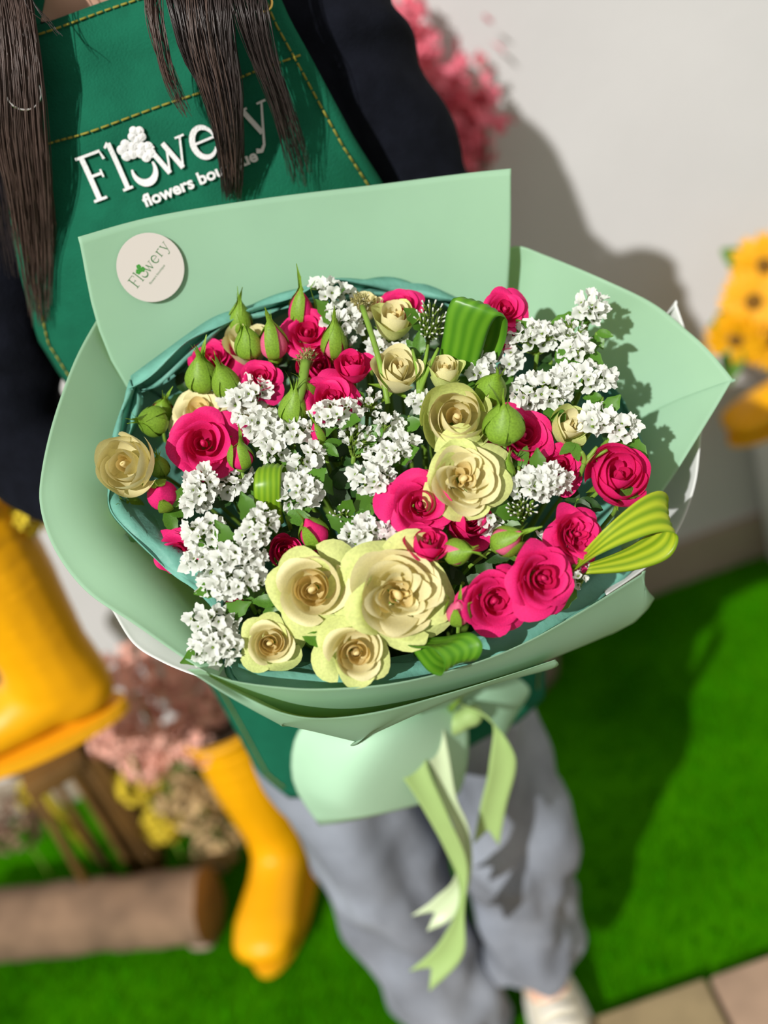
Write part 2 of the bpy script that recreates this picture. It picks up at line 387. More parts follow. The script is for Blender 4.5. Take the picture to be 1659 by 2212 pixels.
# ------------------------------------------------------------------ lettering: strokes of varying width
def arc(cx, cy, rx, ry, a0, a1, n=18): return [(cx+rx*math.cos(math.radians(a0+(a1-a0)*k/n)), cy+ry*math.sin(math.radians(a0+(a1-a0)*k/n))) for k in range(n+1)]
GL = [  # (points, half widths) in cap-height units, origin at left of baseline
 ([(.16, 0), (.16, 1)], [.055, .055]), ([(.02, .97), (.62, .97)], [.028, .028]), ([(.6, .99), (.63, .78)], [.012, .03]), ([(.16, .52), (.46, .52)], [.026, .026]), ([(.45, .60), (.45, .43)], [.02, .02]), ([(.02, .02), (.34, .02)], [.024, .024]),
 ([(.86, 0), (.86, 1.05)], [.05, .05]), ([(.74, .98), (.86, 1.05)], [.02, .045]), ([(.74, .02), (.98, .02)], [.024, .024]),
 (arc(1.36, .27, .26, .29, 165, 375), [.02+.05*math.sin(PI*k/18) for k in range(19)]),
 ([(1.66, .62), (1.88, 0)], [.05, .05]), ([(1.88, 0), (2.04, .55)], [.022, .022]), ([(1.98, .62), (2.20, 0)], [.05, .05]), ([(2.20, 0), (2.40, .62)], [.022, .022]), ([(1.56, .62), (1.78, .62)], [.02, .02]), ([(2.28, .62), (2.50, .62)], [.02, .02]),
 (arc(2.86, .31, .26, .32, 5, 325, 26), [.022+.04*abs(math.sin(PI*k/26)) for k in range(27)]), ([(2.63, .34), (3.11, .34)], [.022, .022]),
 ([(3.42, 0), (3.42, .62)], [.05, .05]), ([(3.30, .6), (3.42, .62)], [.018, .03]), ([(3.30, .02), (3.56, .02)], [.022, .022]), (arc(3.62, .42, .2, .2, 170, 60, 10), [.025]*8+[.045, .055, .055]),
 ([(3.92, .62), (4.16, .02)], [.05, .05]), ([(4.40, .62), (4.10, -.22), (4.0, -.32), (3.88, -.28)], [.022, .026, .035, .045]), ([(3.82, .62), (4.04, .62)], [.02, .02]), ([(4.28, .62), (4.50, .62)], [.02, .02]),
]
def strokes(mapf, s0, t0, cap, ang, h, bold=1.0):
    mb = MB(); ca, sa = math.cos(ang), math.sin(ang)
    def mp(p, hh):
        x, y = p[0]*cap, p[1]*cap; return mapf(s0+x*ca-y*sa, t0+x*sa+y*ca, hh)
    for pts, wd in GL:
        P = []; Wd = []
        for k in range(len(pts)-1):
            m_ = 4
            for q in range(m_): 
                f = q/m_; P.append((pts[k][0]*(1-f)+pts[k+1][0]*f, pts[k][1]*(1-f)+pts[k+1][1]*f)); Wd.append(wd[k]*(1-f)+wd[k+1]*f)
        P.append(pts[-1]); Wd.append(wd[-1]); n = len(P); vv = []
        for i in range(n):
            a, b = P[max(0, i-1)], P[min(n-1, i+1)]; dx, dy = b[0]-a[0], b[1]-a[1]; l = math.hypot(dx, dy) or 1; nx, ny = -dy/l*Wd[i]*bold, dx/l*Wd[i]*bold
            for sgn, hh in ((1, 0), (1, h), (-1, h), (-1, 0)): vv.append(mp((P[i][0]+nx*sgn, P[i][1]+ny*sgn), hh))
        ff = [(4*i+a, 4*i+b, 4*i+4+b, 4*i+4+a) for i in range(n-1) for a, b in ((0, 1), (1, 2), (2, 3))]+[(3, 2, 1, 0), (4*n-4, 4*n-3, 4*n-2, 4*n-1)]
        mb.add((vv, ff))
    return mb, mp
def logo_flowers(mp, h):
    mb = MB()
    for cx, cy, r in ((1.20, .76, .23), (1.53, .98, .20), (1.56, .60, .22)):
        for k in range(5):
            a = 2*PI*k/5+.3+cx; px_, py_ = cx+.55*r*math.cos(a), cy+.55*r*math.sin(a)
            n = 12; vv = [mp((px_, py_), h*1.5)]+[mp((px_+.50*r*math.cos(2*PI*q/n), py_+.50*r*math.sin(2*PI*q/n)), h*.6) for q in range(n)]
            mb.add((vv, [(0, 1+q, 1+(q+1) % n) for q in range(n)]))
    return mb
def small_text(mapf, s0, t0, size, ang, h, width, bold=0.0):
    cu = bpy.data.curves.new('t', 'FONT'); cu.body = 'flowers boutique'; cu.size = size; cu.offset = bold; cu.resolution_u = 3
    o = bpy.data.objects.new('t', cu); COL.objects.link(o); dg = bpy.context.evaluated_depsgraph_get(); dg.update()
    me = bpy.data.meshes.new_from_object(o.evaluated_get(dg)); bpy.data.objects.remove(o)
    xs = [v.co.x for v in me.vertices]; k = width/(max(xs)-min(xs)); ca, sa = math.cos(ang), math.sin(ang)
    vv = [mapf(s0+(v.co.x*k)*ca-v.co.y*sa, t0+(v.co.x*k)*sa+v.co.y*ca, h) for v in me.vertices]
    ff = [tuple(p.vertices) for p in me.polygons]; return vv, ff
cap = rs*.36; ang = math.radians(37)
x0, y0 = -rs*.56, -rs*.50
mb, mp = strokes(stick_map, x0, y0, cap, ang, .00008, .8); obj('lettering', mb.mesh('lettering', 'print_green', False), stk, world=True)
obj('flower_emblem', logo_flowers(mp, .0001).mesh('flower_emblem', 'print_leaf', False), stk, world=True)
obj('small_lettering', mesh('small_lettering', *small_text(stick_map, x0+.42*rs, y0+.02*rs, rs*.10, ang, .0001, rs*.72), 'print_green', False), stk, world=True)

# ------------------------------------------------------------------ ribbon
def ribbon(name, pts, wid, m, notch=True, lab=None):
    """pts: (x, y, Y, width direction angle in the picture, width px)"""
    n = 40; C0 = [atY(p[0], p[1], p[2]) for p in pts]; A = [V((p[3], p[4], p[5] if len(p) > 5 else 0)) for p in pts]
    vs_ = []; nu = 7
    for j in range(n):
        t = j/(n-1); c = cr(C0, t); a = cr(A, t); k = pxm(c)
        d = (RGT*math.cos(math.radians(a.x))+UPV*math.sin(math.radians(a.x)))+FWD*a.z*.01
        for i in range(nu):
            u = i/(nu-1)-.5; p = c+d*(u*a.y*k)+FWD*(.004*math.sin(PI*(u+.5)))
            if notch and j >= n-5: 
                p = p-(C0[-1]-C0[-2]).normalized()*(.022*(1-2*abs(u))*((j-(n-6))/5))
            vs_.append(p)
    o = obj(name, baked(name, vs_, grid_faces(nu, n), m, [('SOLIDIFY', dict(thickness=.0005))]), wrap, world=True)
    if lab: o['label'] = lab
ribbon('ribbon', [(895, 1560, .83, 0, 50), (890, 1650, .80, -10, 70, 30), (935, 1745, .79, -30, 78, 20), (985, 1850, .79, -35, 60, 10), (998, 1950, .79, -70, 34, 40), (975, 2050, .79, -35, 62, 20), (905, 2120, .79, -45, 62)], 1, 'ribbon', True, 'long trailing ribbon end')
ribbon('ribbon', [(930, 1540, .83, 10, 40), (945, 1620, .81, 0, 46, 30), (965, 1715, .80, -20, 44, 10), (1000, 1800, .80, 10, 30, 40), (1000, 1890, .80, 20, 40), (960, 1960, .80, -40, 58), (905, 1995, .80, -45, 48)], 1, 'ribbon_pale', True)
ribbon('ribbon', [(960, 1510, .845, 0, 50), (1030, 1540, .83, -30, 66, 20), (1082, 1585, .82, -50, 60, 20), (1085, 1660, .82, -8, 60, 20), (1066, 1740, .825, -4, 56, 10), (1050, 1825, .83, -4, 56)], 1, 'ribbon', True, 'short ribbon end on the right')
obj('ribbon_knot', blob('ribbon_knot', [[(TIE+V((-.03, -.03, 0)), (.016, .014, .012)), (TIE+V((.03, -.025, .004)), (.014, .012, .012))]], 'ribbon', .004, 4, 4), wrap, world=True)

# ================================================================== ROSES
def petal(r0, h, wdt, flare=0.0, droop=0.0, close=0.0, roll=0.0, wav=.03, sp=.2, tip=.05, seed=0, nu=13, nv=11, off=(0, 0), fold=0.0):
    rr = random.Random(seed); ph = rr.uniform(0, 6); ph2 = rr.uniform(0, 6); vs_ = []
    for j in range(nv):
        for i in range(nu):
            u = 2*i/(nu-1)-1; v = j/(nv-1)
            vt = v*(1-.30*abs(u)**3.2+tip*math.exp(-(u*3.5)**2))
            wf = .30+.70*math.sin(min(1, vt*1.25)*PI/2)
            a = u*wdt*wf
            prof = (1-(1-min(1, vt))**2.4)**.65
            r = r0*(.10+.90*prof)-close*r0*max(0, vt-.55)**1.5*1.6+flare*max(0, vt-.45)**2*3.0
            r += roll*abs(u)**3*vt*vt + sp*r0*u*.5*vt
            r += wav*math.sin(3.1*u+ph)*vt**2.5
            z = h*vt-droop*max(0, vt-.5)**2*4.0*(.4+.6*1) + wav*1.2*math.sin(4.3*u+ph2)*vt**3
            e_ = max(0, vt-.80)/.2; e_ = e_*e_*(.6+.4*math.cos(2*u+ph)); r += fold*e_*.8; z -= fold*e_*.9
            vs_.append(V((r*math.cos(a)+off[0]*vt, r*math.sin(a)+off[1]*vt, z)))
    return vs_, grid_faces(nu, nv)
def rose_kind(kind, colr, seed):
    """list of (azimuth, mesh) of petals; unit rose of outer radius about 1"""
    rr = random.Random(seed*13+5); P = []; az = rr.uniform(0, 6)
    core, mid_, out = {'pink': ('pink_core', 'pink', 'pink'), 'cream': ('cream_core', 'cream', 'cream_green'), 'ivory': ('cream_core', 'cream', 'cream')}[colr]
    def put(n, m, step, f):
        nonlocal az
        for k in range(n):
            t = k/max(1, n-1)
            kw = f(t); kw['seed'] = rr.randint(0, 9999)
            P.append((az, mesh('petal', *petal(**kw), m))); az += step+rr.uniform(-.25, .25)
    if kind == 'open':
        put(3, core, 2.2, lambda t: dict(r0=.10+.11*t, h=.66+.06*t, wdt=1.75, close=.3, wav=.012, sp=.35))
        put(4, core, 1.75, lambda t: dict(r0=.27+.14*t, h=.72+.02*t, wdt=1.35, close=.12, flare=.03, wav=.02, sp=.32))
        put(5, mid_, 1.40, lambda t: dict(r0=.45+.16*t, h=.77-.04*t, wdt=1.05, flare=.08+.08*t, droop=.02+.03*t, roll=.05, wav=.035, sp=.42, tip=.05, fold=.08))
        put(6, out, 1.22, lambda t: dict(r0=.66+.10*t, h=.68-.18*t, wdt=1.0, flare=.16+.20*t, droop=.03+.17*t, roll=.06, wav=.06, sp=.45, tip=.05, fold=.13+.05*t))
    elif kind == 'classic':
        put(4, core, 2.0, lambda t: dict(r0=.10+.16*t, h=.70+.05*t, wdt=1.8, close=.25, wav=.01, sp=.4))
        put(5, core, 1.45, lambda t: dict(r0=.30+.14*t, h=.76+.02*t, wdt=1.45, close=.1, flare=.02, wav=.012, sp=.38))
        put(4, mid_, 1.62, lambda t: dict(r0=.50+.12*t, h=.76-.04*t, wdt=1.3, flare=.06, wav=.02, sp=.35, tip=.04))
        put(3, mid_, 1.9, lambda t: dict(r0=.62+.06*t, h=.72-.06*t, wdt=1.1, flare=.14, droop=.05, wav=.04, sp=.4, tip=.06, fold=.08))
        put(5, out, 1.3, lambda t: dict(r0=.68+.10*t, h=.60-.20*t, wdt=1.0, flare=.18+.22*t, droop=.06+.22*t, roll=.08, wav=.07, sp=.45, tip=.04, fold=.17))
    elif kind == 'full':
        put(6, core, 1.9, lambda t: dict(r0=.09+.22*t, h=.62+.06*t, wdt=1.0, flare=.05, wav=.05, sp=.6, roll=-.06))
        put(10, mid_, 1.45, lambda t: dict(r0=.26+.30*t, h=.74+.04*t, wdt=.95, flare=.08, droop=.02, wav=.085, sp=.65, roll=-.10, tip=.08, fold=.04))
        put(7, mid_, 1.2, lambda t: dict(r0=.58+.14*t, h=.74-.06*t, wdt=.95, flare=.12, droop=.05, wav=.055, sp=.3, roll=.08, tip=.05))
        put(7, out, 1.0, lambda t: dict(r0=.70+.10*t, h=.66-.24*t, wdt=.9, flare=.16+.22*t, droop=.04+.22*t, roll=.08, wav=.10, sp=.45, tip=.03, fold=.15))
    elif kind == 'globe':
        put(3, core, 2.1, lambda t: dict(r0=.12+.12*t, h=.95+.05*t, wdt=1.7, close=.35, wav=.015, sp=.4))
        put(5, mid_, 1.4, lambda t: dict(r0=.34+.22*t, h=1.08+.04*t, wdt=1.35, close=.28, wav=.03, sp=.4))
        put(6, mid_, 1.15, lambda t: dict(r0=.64+.14*t, h=1.12-.06*t, wdt=1.1, close=.22, wav=.03, sp=.25, roll=.03))
        put(5, out, 1.27, lambda t: dict(r0=.84+.08*t, h=1.02-.18*t, wdt=.95, close=.08, flare=.04, wav=.035, sp=.2, roll=.06))
    elif kind == 'cup':
        put(3, core, 2.1, lambda t: dict(r0=.10+.10*t, h=1.30, wdt=1.8, close=.35, wav=.015, sp=.4))
        put(4, core if colr == 'pink' else mid_, 1.7, lambda t: dict(r0=.28+.16*t, h=1.42, wdt=1.5, close=.22, wav=.03, sp=.4))
        put(4, mid_, 1.6, lambda t: dict(r0=.52+.12*t, h=1.46-.05*t, wdt=1.35, close=.12, flare=.03, wav=.04, sp=.35, tip=.06))
        put(4, out, 1.55, lambda t: dict(r0=.70+.08*t, h=1.38-.12*t, wdt=1.15, close=.02, flare=.12+.1*t, droop=.05, wav=.05, sp=.25, roll=.05, tip=.08))
    return P
def sepal_mesh(L=1.0, W=.24, bend=.3, m='sepal', n=9, hug=None):
    vs_ = []
    for j in range(n):
        t = j/(n-1); wd = W*math.sin(PI*min(1, t*.86+.16))**.8*(1-.75*t**1.6)+.006
        for i in range(5):
            u = i/2-1; vs_.append(V((L*.30*math.sin(t*1.4)*(1-bend)+L*bend*t+.05*abs(u)*0, u*wd, L*t*(1-bend*.6)-.06*(1-u*u)*math.sin(PI*t))))
    return vs_, grid_faces(5, n)
def hug_sepal(R, H, L, W, seed=0, out=.0, tipcurl=0.0, n=13):
    """sepal lying on an egg-shaped bud of radius R and height H, running past it as a long tip"""
    rr = random.Random(seed); c = rr.uniform(-.25, .25); vs_ = []
    for j in range(n):
        t = j/(n-1); z = L*t; zz = min(1, z/H)
        r = R*egg(zz)*1.07+.02+out*t*t
        if z > H*.96: r = max(.03, R*egg(.97)*1.05)+out*t*t+tipcurl*(z-H)*(z-H)
        wd = W*math.sin(PI*(.14+.80*t)**.85)**1.2 if t < .62 else W*math.sin(PI*(.14+.80*.62)**.85)**1.2*(1-(t-.62)/.38)**1.3
        wd = max(wd, .012)
        for i in range(7):
            u = i/3-1; a = u*wd/max(r, .14); a = max(-1.2, min(1.2, a))
            vs_.append(V((r*math.cos(a)+.04*(1-abs(u))*0, r*math.sin(a)+c*t*t*.4, z)))
    return vs_, grid_faces(7, n)
def egg(t): return (t**.5)*((1-t)**1.1)/.3740 if 0 < t < 1 else .0
def egg_mesh(R, H, m, fold=.03, nu=20, nv=14):
    vs_ = []
    for j in range(nv):
        t = .02+.97*j/(nv-1)
        for i in range(nu):
            a = 2*PI*i/nu; r = R*egg(t)*(1+fold*math.sin(3*a+t*5)*t)
            vs_.append(V((r*math.cos(a), r*math.sin(a), H*t)))
    f = grid_faces(nu, nv, True); f.append(tuple(range((nv-1)*nu, nv*nu))); f.append(tuple(range(nu-1, -1, -1)))
    return mesh('bud_core', vs_, f, m)
KC = {}
def kinds(kind, colr):
    for s in range(3):
        if (kind, colr, s) not in KC: KC[(kind, colr, s)] = rose_kind(kind, colr, s+len(kind)*3)
KSEP = [mesh('sepal', *sepal_mesh(1.0, .17, b), 'sepal') for b in (.55, .75, .9)]
HIP = mesh('calyx', *tube([V((0, 0, z)) for z in (-.42, -.34, -.22, -.08, .06)], [.05, .13, .17, .15, .20], 10), 'sepal')
HEARTS = {}
for c_ in ('pink', 'cream', 'ivory'):
    for k_, h_ in (('open', .66), ('classic', .70), ('full', .62), ('globe', .95), ('cup', 1.28)):
        vv = []
        for j in range(12):
            t = j/11
            for i in range(14):
                a = 2*PI*i/14; rr_ = (.03+.075*math.sin(PI*min(1, t*.9))**.7)*(1+.22*math.sin(2*a+t*5)); vv.append(V((rr_*math.cos(a), rr_*math.sin(a), h_*t)))
        HEARTS[(c_, k_)] = mesh('heart', vv, grid_faces(14, 12, True)+[tuple(range(154, 168))], 'pink_core' if c_ == 'pink' else 'cream_core')
CTR = {'open': .40, 'classic': .40, 'full': .40, 'globe': .55, 'cup': .72}
def rose(x, y, size, kind, colr, tx, ty, label, group, up=0.0, seedk=None, spin=None, sep=True):
    p = dome(x, y, up); s = size*pxm(p)*.5*(1.13 if kind in ('open', 'classic', 'full') else 1.22)
    if kind == 'cup': tx, ty = tx*1.5, ty*1.6
    n = facing(p, tx, ty); base = p-n*(CTR[kind]*s)
    kinds(kind, colr)
    k = seedk if seedk is not None else rnd.randint(0, 2)
    M = frame(base, n, spin if spin is not None else rnd.uniform(0, 6.28), s)
    nm = {'pink': 'pink_rose', 'cream': 'cream_rose', 'ivory': 'cream_rose'}[colr]
    r = thing(nm, label, 'rose', M, group)
    for az, me in KC[(kind, colr, k)]:
        obj('petal', me, r, Matrix.Rotation(az, 4, 'Z') @ Matrix.Rotation(rnd.uniform(-.10, .12), 4, 'Y'))
    obj('heart', HEARTS[(colr, kind)], r)
    obj('calyx', HIP, r)
    if sep:
        for q in range(5): obj('sepal', KSEP[rnd.randint(0, 2)], r, Matrix.Rotation(q*2*PI/5+rnd.uniform(-.2, .2), 4, 'Z') @ Matrix.Rotation(rnd.uniform(.2, .7), 4, 'Y') @ Matrix.Scale(rnd.uniform(.75, 1.05), 4))
    add_stem(r, M @ V((0, 0, -.4)), n)
    return r
PG, CG, BG, SG = 'pink roses in the bouquet', 'cream roses in the bouquet', 'rose buds in the bouquet', 'white statice sprays in the bouquet'
PINK = [
 (440, 958, 138, 'open', -.10, .10, 'large wide-open pink rose in front of a cream rose on the left', 0),
 (905, 1092, 132, 'open', .10, .12, 'open pink rose with curled rim tucked under the ruffled cream rose', .004),
 (917, 1185, 84, 'cup', .18, .55, 'small upright pink rose just below the open rose in the middle', .004),
 (1000, 1128, 104, 'cup', .35, .10, 'shaded pink rose half hidden below the ruffled cream rose', -.018),
 (1062, 1296, 136, 'open', .40, -.12, 'open pink rose on the lower right overlapped by another, nearest to the front leaf loop', 0),
 (1168, 1248, 140, 'open', .45, -.05, 'open pink rose overlapping its neighbour at the lower right rim', .008),
 (1243, 1155, 108, 'full', .60, .15, 'ruffled pink rose beside the striped lime leaf loop', 0),
 (1330, 1030, 124, 'globe', .42, .35, 'plump pink rose against the right paper sheet', .004),
 (1128, 945, 124, 'open', .35, .35, 'pink rose behind the round green bud', -.006),
 (1208, 1008, 92, 'open', .10, .35, 'shaded pink rose peeping over the right-hand statice', -.014),
 (1088, 672, 96, 'open', .30, .55, 'pink rose at the top right behind the green leaf loop', 0),
 (1068, 738, 90, 'cup', .25, .50, 'pink rose mostly hidden by the green leaf loop at the top', -.015),
 (868, 664, 88, 'open', .05, .80, 'pink rose at the back edge behind the pale top cream rose', -.006),
 (760, 800, 74, 'cup', -.02, .60, 'upright pink rose with a small swirled top above the middle', .002),
 (662, 722, 104, 'open', .0, .55, 'broad pink rose at the back beside slender buds', 0),
 (690, 795, 88, 'globe', .0, .35, 'pink rose in half shade under the broad back rose', -.012),
 (715, 862, 106, 'open', .05, .45, 'pink rose rising behind the central white statice', .002),
 (562, 818, 84, 'open', .0, .60, 'small pink rose just above the upper left statice', 0),
 (458, 778, 96, 'open', -.25, .60, 'ruffled pink rose near the upper left tissue edge', -.002),
 (385, 1196, 92, 'open', -.30, .0, 'magenta rose shaded at the lower left tissue edge', -.012),
 (612, 1192, 66, 'cup', .2, .1, 'dark pink rose in shade right of the front left statice', -.022),
 (695, 1200, 62, 'cup', .2, -.1, 'dark pink rose in shade behind the front cream roses', -.024),
 (508, 1312, 46, 'cup', .1, .2, 'tiny pink rose between two statice heads at the lower left', -.008),
]
CREAM = [
 (278, 1004, 122, 'globe', 'ivory', -.55, .12, 'cream rose turned to the left rim of the wrapping', .026),
 (987, 905, 136, 'globe', 'cream', .0, .22, 'fat round cream rose with greenish outer petals right of centre', .010),
 (1000, 1035, 158, 'full', 'cream', .15, .10, 'ruffled cream rose above the open pink rose', .010),
 (858, 1285, 205, 'full', 'cream', .10, -.02, 'largest ruffled pale yellow rose at the front', .006),
 (675, 1272, 165, 'classic', 'cream', -.08, -.02, 'pale yellow rose with tight spiral centre at the front', .008),
 (583, 1388, 112, 'classic', 'cream', -.05, -.12, 'small pale yellow rose at the front left with drooping petal', .0),
 (768, 1408, 134, 'classic', 'cream', .08, -.14, 'pale yellow rose lowest at the front rim', .002),
 (856, 812, 98, 'cup', 'ivory', .20, .50, 'tall cream rose crossed by a bare green stalk', .004),
 (960, 812, 78, 'cup', 'cream', .05, .85, 'closed cream rose behind the fat round one', .0),
 (848, 700, 88, 'cup', 'cream', .10, .80, 'pale lemon rose at the back in front of a pink one', .0),
 (533, 752, 92, 'cup', 'ivory', -.15, .65, 'cream rose at the upper left crossed by a green bud', -.006),
 (432, 890, 104, 'open', 'ivory', -.20, .55, 'cream rose rising behind the large open pink rose', -.006),
 (1218, 925, 84, 'cup', 'cream', .50, .25, 'pale cream rose half hidden under right-hand statice', -.010),
 (792, 668, 60, 'cup', 'ivory', .05, .8, 'narrow cream rose at the back behind a brown seed head', -.006),
 (548, 878, 70, 'open', 'ivory', .0, .5, 'cream rose showing through the upper left statice', -.012),
]
for x, y, s, k, tx, ty, lab, up in PINK: rose(x, y, s, k, 'pink', tx, ty, lab, PG, up)
for x, y, s, k, c, tx, ty, lab, up in CREAM: rose(x, y, s, k, c, tx, ty, lab, CG, up)

# ------------------------------------------------------------------ buds
CORES = {c: egg_mesh(.36, 1.05, m) for c, m in (('pink', 'pink'), ('pale', 'pink_pale'), ('cream', 'cream_green'), ('green', 'sepal'))}
BSEP = [mesh('sepal', *hug_sepal(.36, 1.05, L, W, s, o_, tc_), 'sepal') for s, (L, W, o_, tc_) in enumerate(((1.45, .205, .03, .2), (1.6, .19, .10, .4), (1.3, .215, .04, .1), (1.25, .18, .36, .5)))]
BHIP = mesh('calyx', *tube([V((0, 0, z)) for z in (-.22, -.16, -.08, .02, .10)], [.06, .13, .19, .20, .17], 10), 'sepal')
def bud(x, y, size, colr, tx, ty, label, nsep=5, up=0.0, fat=1.0, stem=True, ang=None):
    """size: bud length in photo pixels"""
    p = dome(x, y, up); L = size*pxm(p)*1.12; n = facing(p, tx*1.2, ty*1.3); base = p-n*(L*.45)
    M = frame(base, n, rnd.uniform(0, 6.28), L) @ Matrix.Diagonal((fat, fat, 1, 1))
    r = thing('rose_bud', label, 'flower bud', M, BG)
    obj('bud_core', CORES[colr], r)
    for q in range(nsep): obj('sepal', BSEP[rnd.randint(0, 3) if nsep < 5 else rnd.randint(0, 2)], r, Matrix.Rotation(q*2*PI/nsep+rnd.uniform(-.12, .12), 4, 'Z'))
    obj('calyx', BHIP, r)
    add_stem(r, M @ V((0, 0, -.2)), n, .0014)
    return r
BUDS = [
 (1088, 915, 78, 'green', -.05, .9, 'round green bud held up right of the fat cream rose', 5, .022, 1.35),
 (1062, 840, 72, 'cream', .35, .55, 'green bud with a cream slit beside the closed cream rose', 5, .008, 1.1),
 (328, 910, 62, 'green', -.8, .05, 'plump green bud pointing left at the left rim', 5, .004, 1.25),
 (352, 885, 52, 'pink', .1, .7, 'small pink bud behind the plump green bud on the left', 4, -.008, 1.1),
 (345, 1008, 46, 'green', -.1, .8, 'small green bud right of the left-hand cream rose', 5, .002, 1.1),
 (436, 812, 72, 'green', -.1, 1.1, 'upright green bud in front of the ruffled upper left rose', 5, .006, 1.15),
 (487, 826, 74, 'green', -.35, .9, 'slim green bud leaning left below the upper left cream rose', 5, .008, .95),
 (536, 742, 68, 'green', -.3, 1.0, 'pointed green bud across the upper left cream rose', 5, .012, 1.05),
 (590, 738, 80, 'pale', -.15, 1.1, 'half-open pink bud in green sepals at the upper left', 3, .010, .95),
 (518, 690, 70, 'pale', .0, 1.2, 'slender bud at the far upper left of the tissue edge', 5, .0, .9),
 (650, 668, 78, 'pink', -.05, 1.2, 'pink bud with long sepals at the back edge', 3, .0, .9),
 (722, 738, 78, 'pale', .05, 1.2, 'tall green-pink bud behind the small swirled pink rose', 5, .002, .85),
 (662, 838, 52, 'pale', -.3, .6, 'little bud with a pink slit beside the shaded pink rose', 4, .004, 1.1),
 (634, 882, 74, 'green', .05, 1.1, 'green bud below the hairy seed head', 5, .004, 1.0),
 (521, 985, 58, 'pink', -.05, .9, 'red-pink bud with three green sepals right of the large open rose', 4, .004, 1.1),
 (350, 1068, 62, 'pink', -.1, .25, 'ball-shaped crimson bud below the left-hand cream rose', 2, .004, 1.35),
 (676, 1150, 70, 'pink', -.4, .7, 'shaded pink and green bud below the middle leaf loop', 3, .0, 1.1),
 (990, 1192, 60, 'pale', .95, .1, 'pink-striped green bud pointing right in the dark gap', 4, .006, 1.15),
 (1096, 1166, 68, 'pale', .8, .45, 'pink-striped green bud above the dark gap on the right', 4, .006, 1.15),
 (990, 1322, 60, 'pale', .0, .5, 'small pink and green bud right of the largest yellow rose', 4, .0, 1.1),
 (1092, 1022, 60, 'green', .2, .9, 'thin green bud between the ruffled cream rose and statice', 5, -.004, .9),
 (686, 940, 52, 'pink', -.35, .9, 'crimson bud almost buried in the central statice', 2, -.004, .8),
 (280, 1100, 60, 'green', -.2, .3, 'dark green bud in shade at the left tissue edge', 5, -.016, 1.2),
]
for x, y, s, c, tx, ty, lab, ns, up, fat in BUDS: bud(x, y, s, c, tx, ty, lab, ns, up, fat)

# ------------------------------------------------------------------ statice
def floret_mesh(seed, open_=1.0, m='white_floret'):
    rr = random.Random(seed); vs_ = []; nu = 24; ph = rr.uniform(0, 6); sq = rr.uniform(.60, 1.0)
    prof = ((.14, 0), (.24, .45), (.50*open_, .95), (.86*open_, 1.30), (1.02*open_, 1.38))
    for j, (r, z) in enumerate(prof):
        k = j/4
        for i in range(nu):
            a = 2*PI*i/nu
            q = 1+k*(.13*math.cos(5*a+ph)+.09*math.sin(3*a+ph*2)+.05*math.sin(11*a+ph))
            zz = z+k*k*(.15*math.sin(10*a+ph)+.22*math.sin(2*a+ph)+.10*math.sin(5*a+ph*3))+rr.uniform(-.07, .07)*k
            vs_.append(V((r*q*math.cos(a), r*q*math.sin(a)*sq, zz)))
    f = grid_faces(nu, 5, True); f.append(tuple(range(nu-1, -1, -1)))
    return mesh('floret', vs_, f, m)
FLO = [floret_mesh(s, 1.0) for s in range(7)]
FLN = [floret_mesh(s+20, .55) for s in range(4)]
FLB = [floret_mesh(s+40, .95, 'blush_floret') for s in range(4)]
FLT = [mesh('floret', *tube([V((0, 0, z)) for z in (0, .5, 1.1, 1.4)], [.13, .17, .24, .20], 7), 'white_floret')]
def bract_spikes(mb, p, n, s, rr, k=6):
    mb.add(tube([p-n*s*1.5, p-n*s*.6, p+n*s*.45], [s*.10, s*.26, s*.16], 5))
    for _ in range(k):
        d = (n+V((rr.uniform(-1, 1), rr.uniform(-1, 1), rr.uniform(-1, 1)))*.55).normalized(); q = p-n*s*rr.uniform(.3, 1.6)
        mb.add(tube([q, q+d*s*.9, q+d*s*1.6], [s*.13, s*.10, s*.01], 3, False))
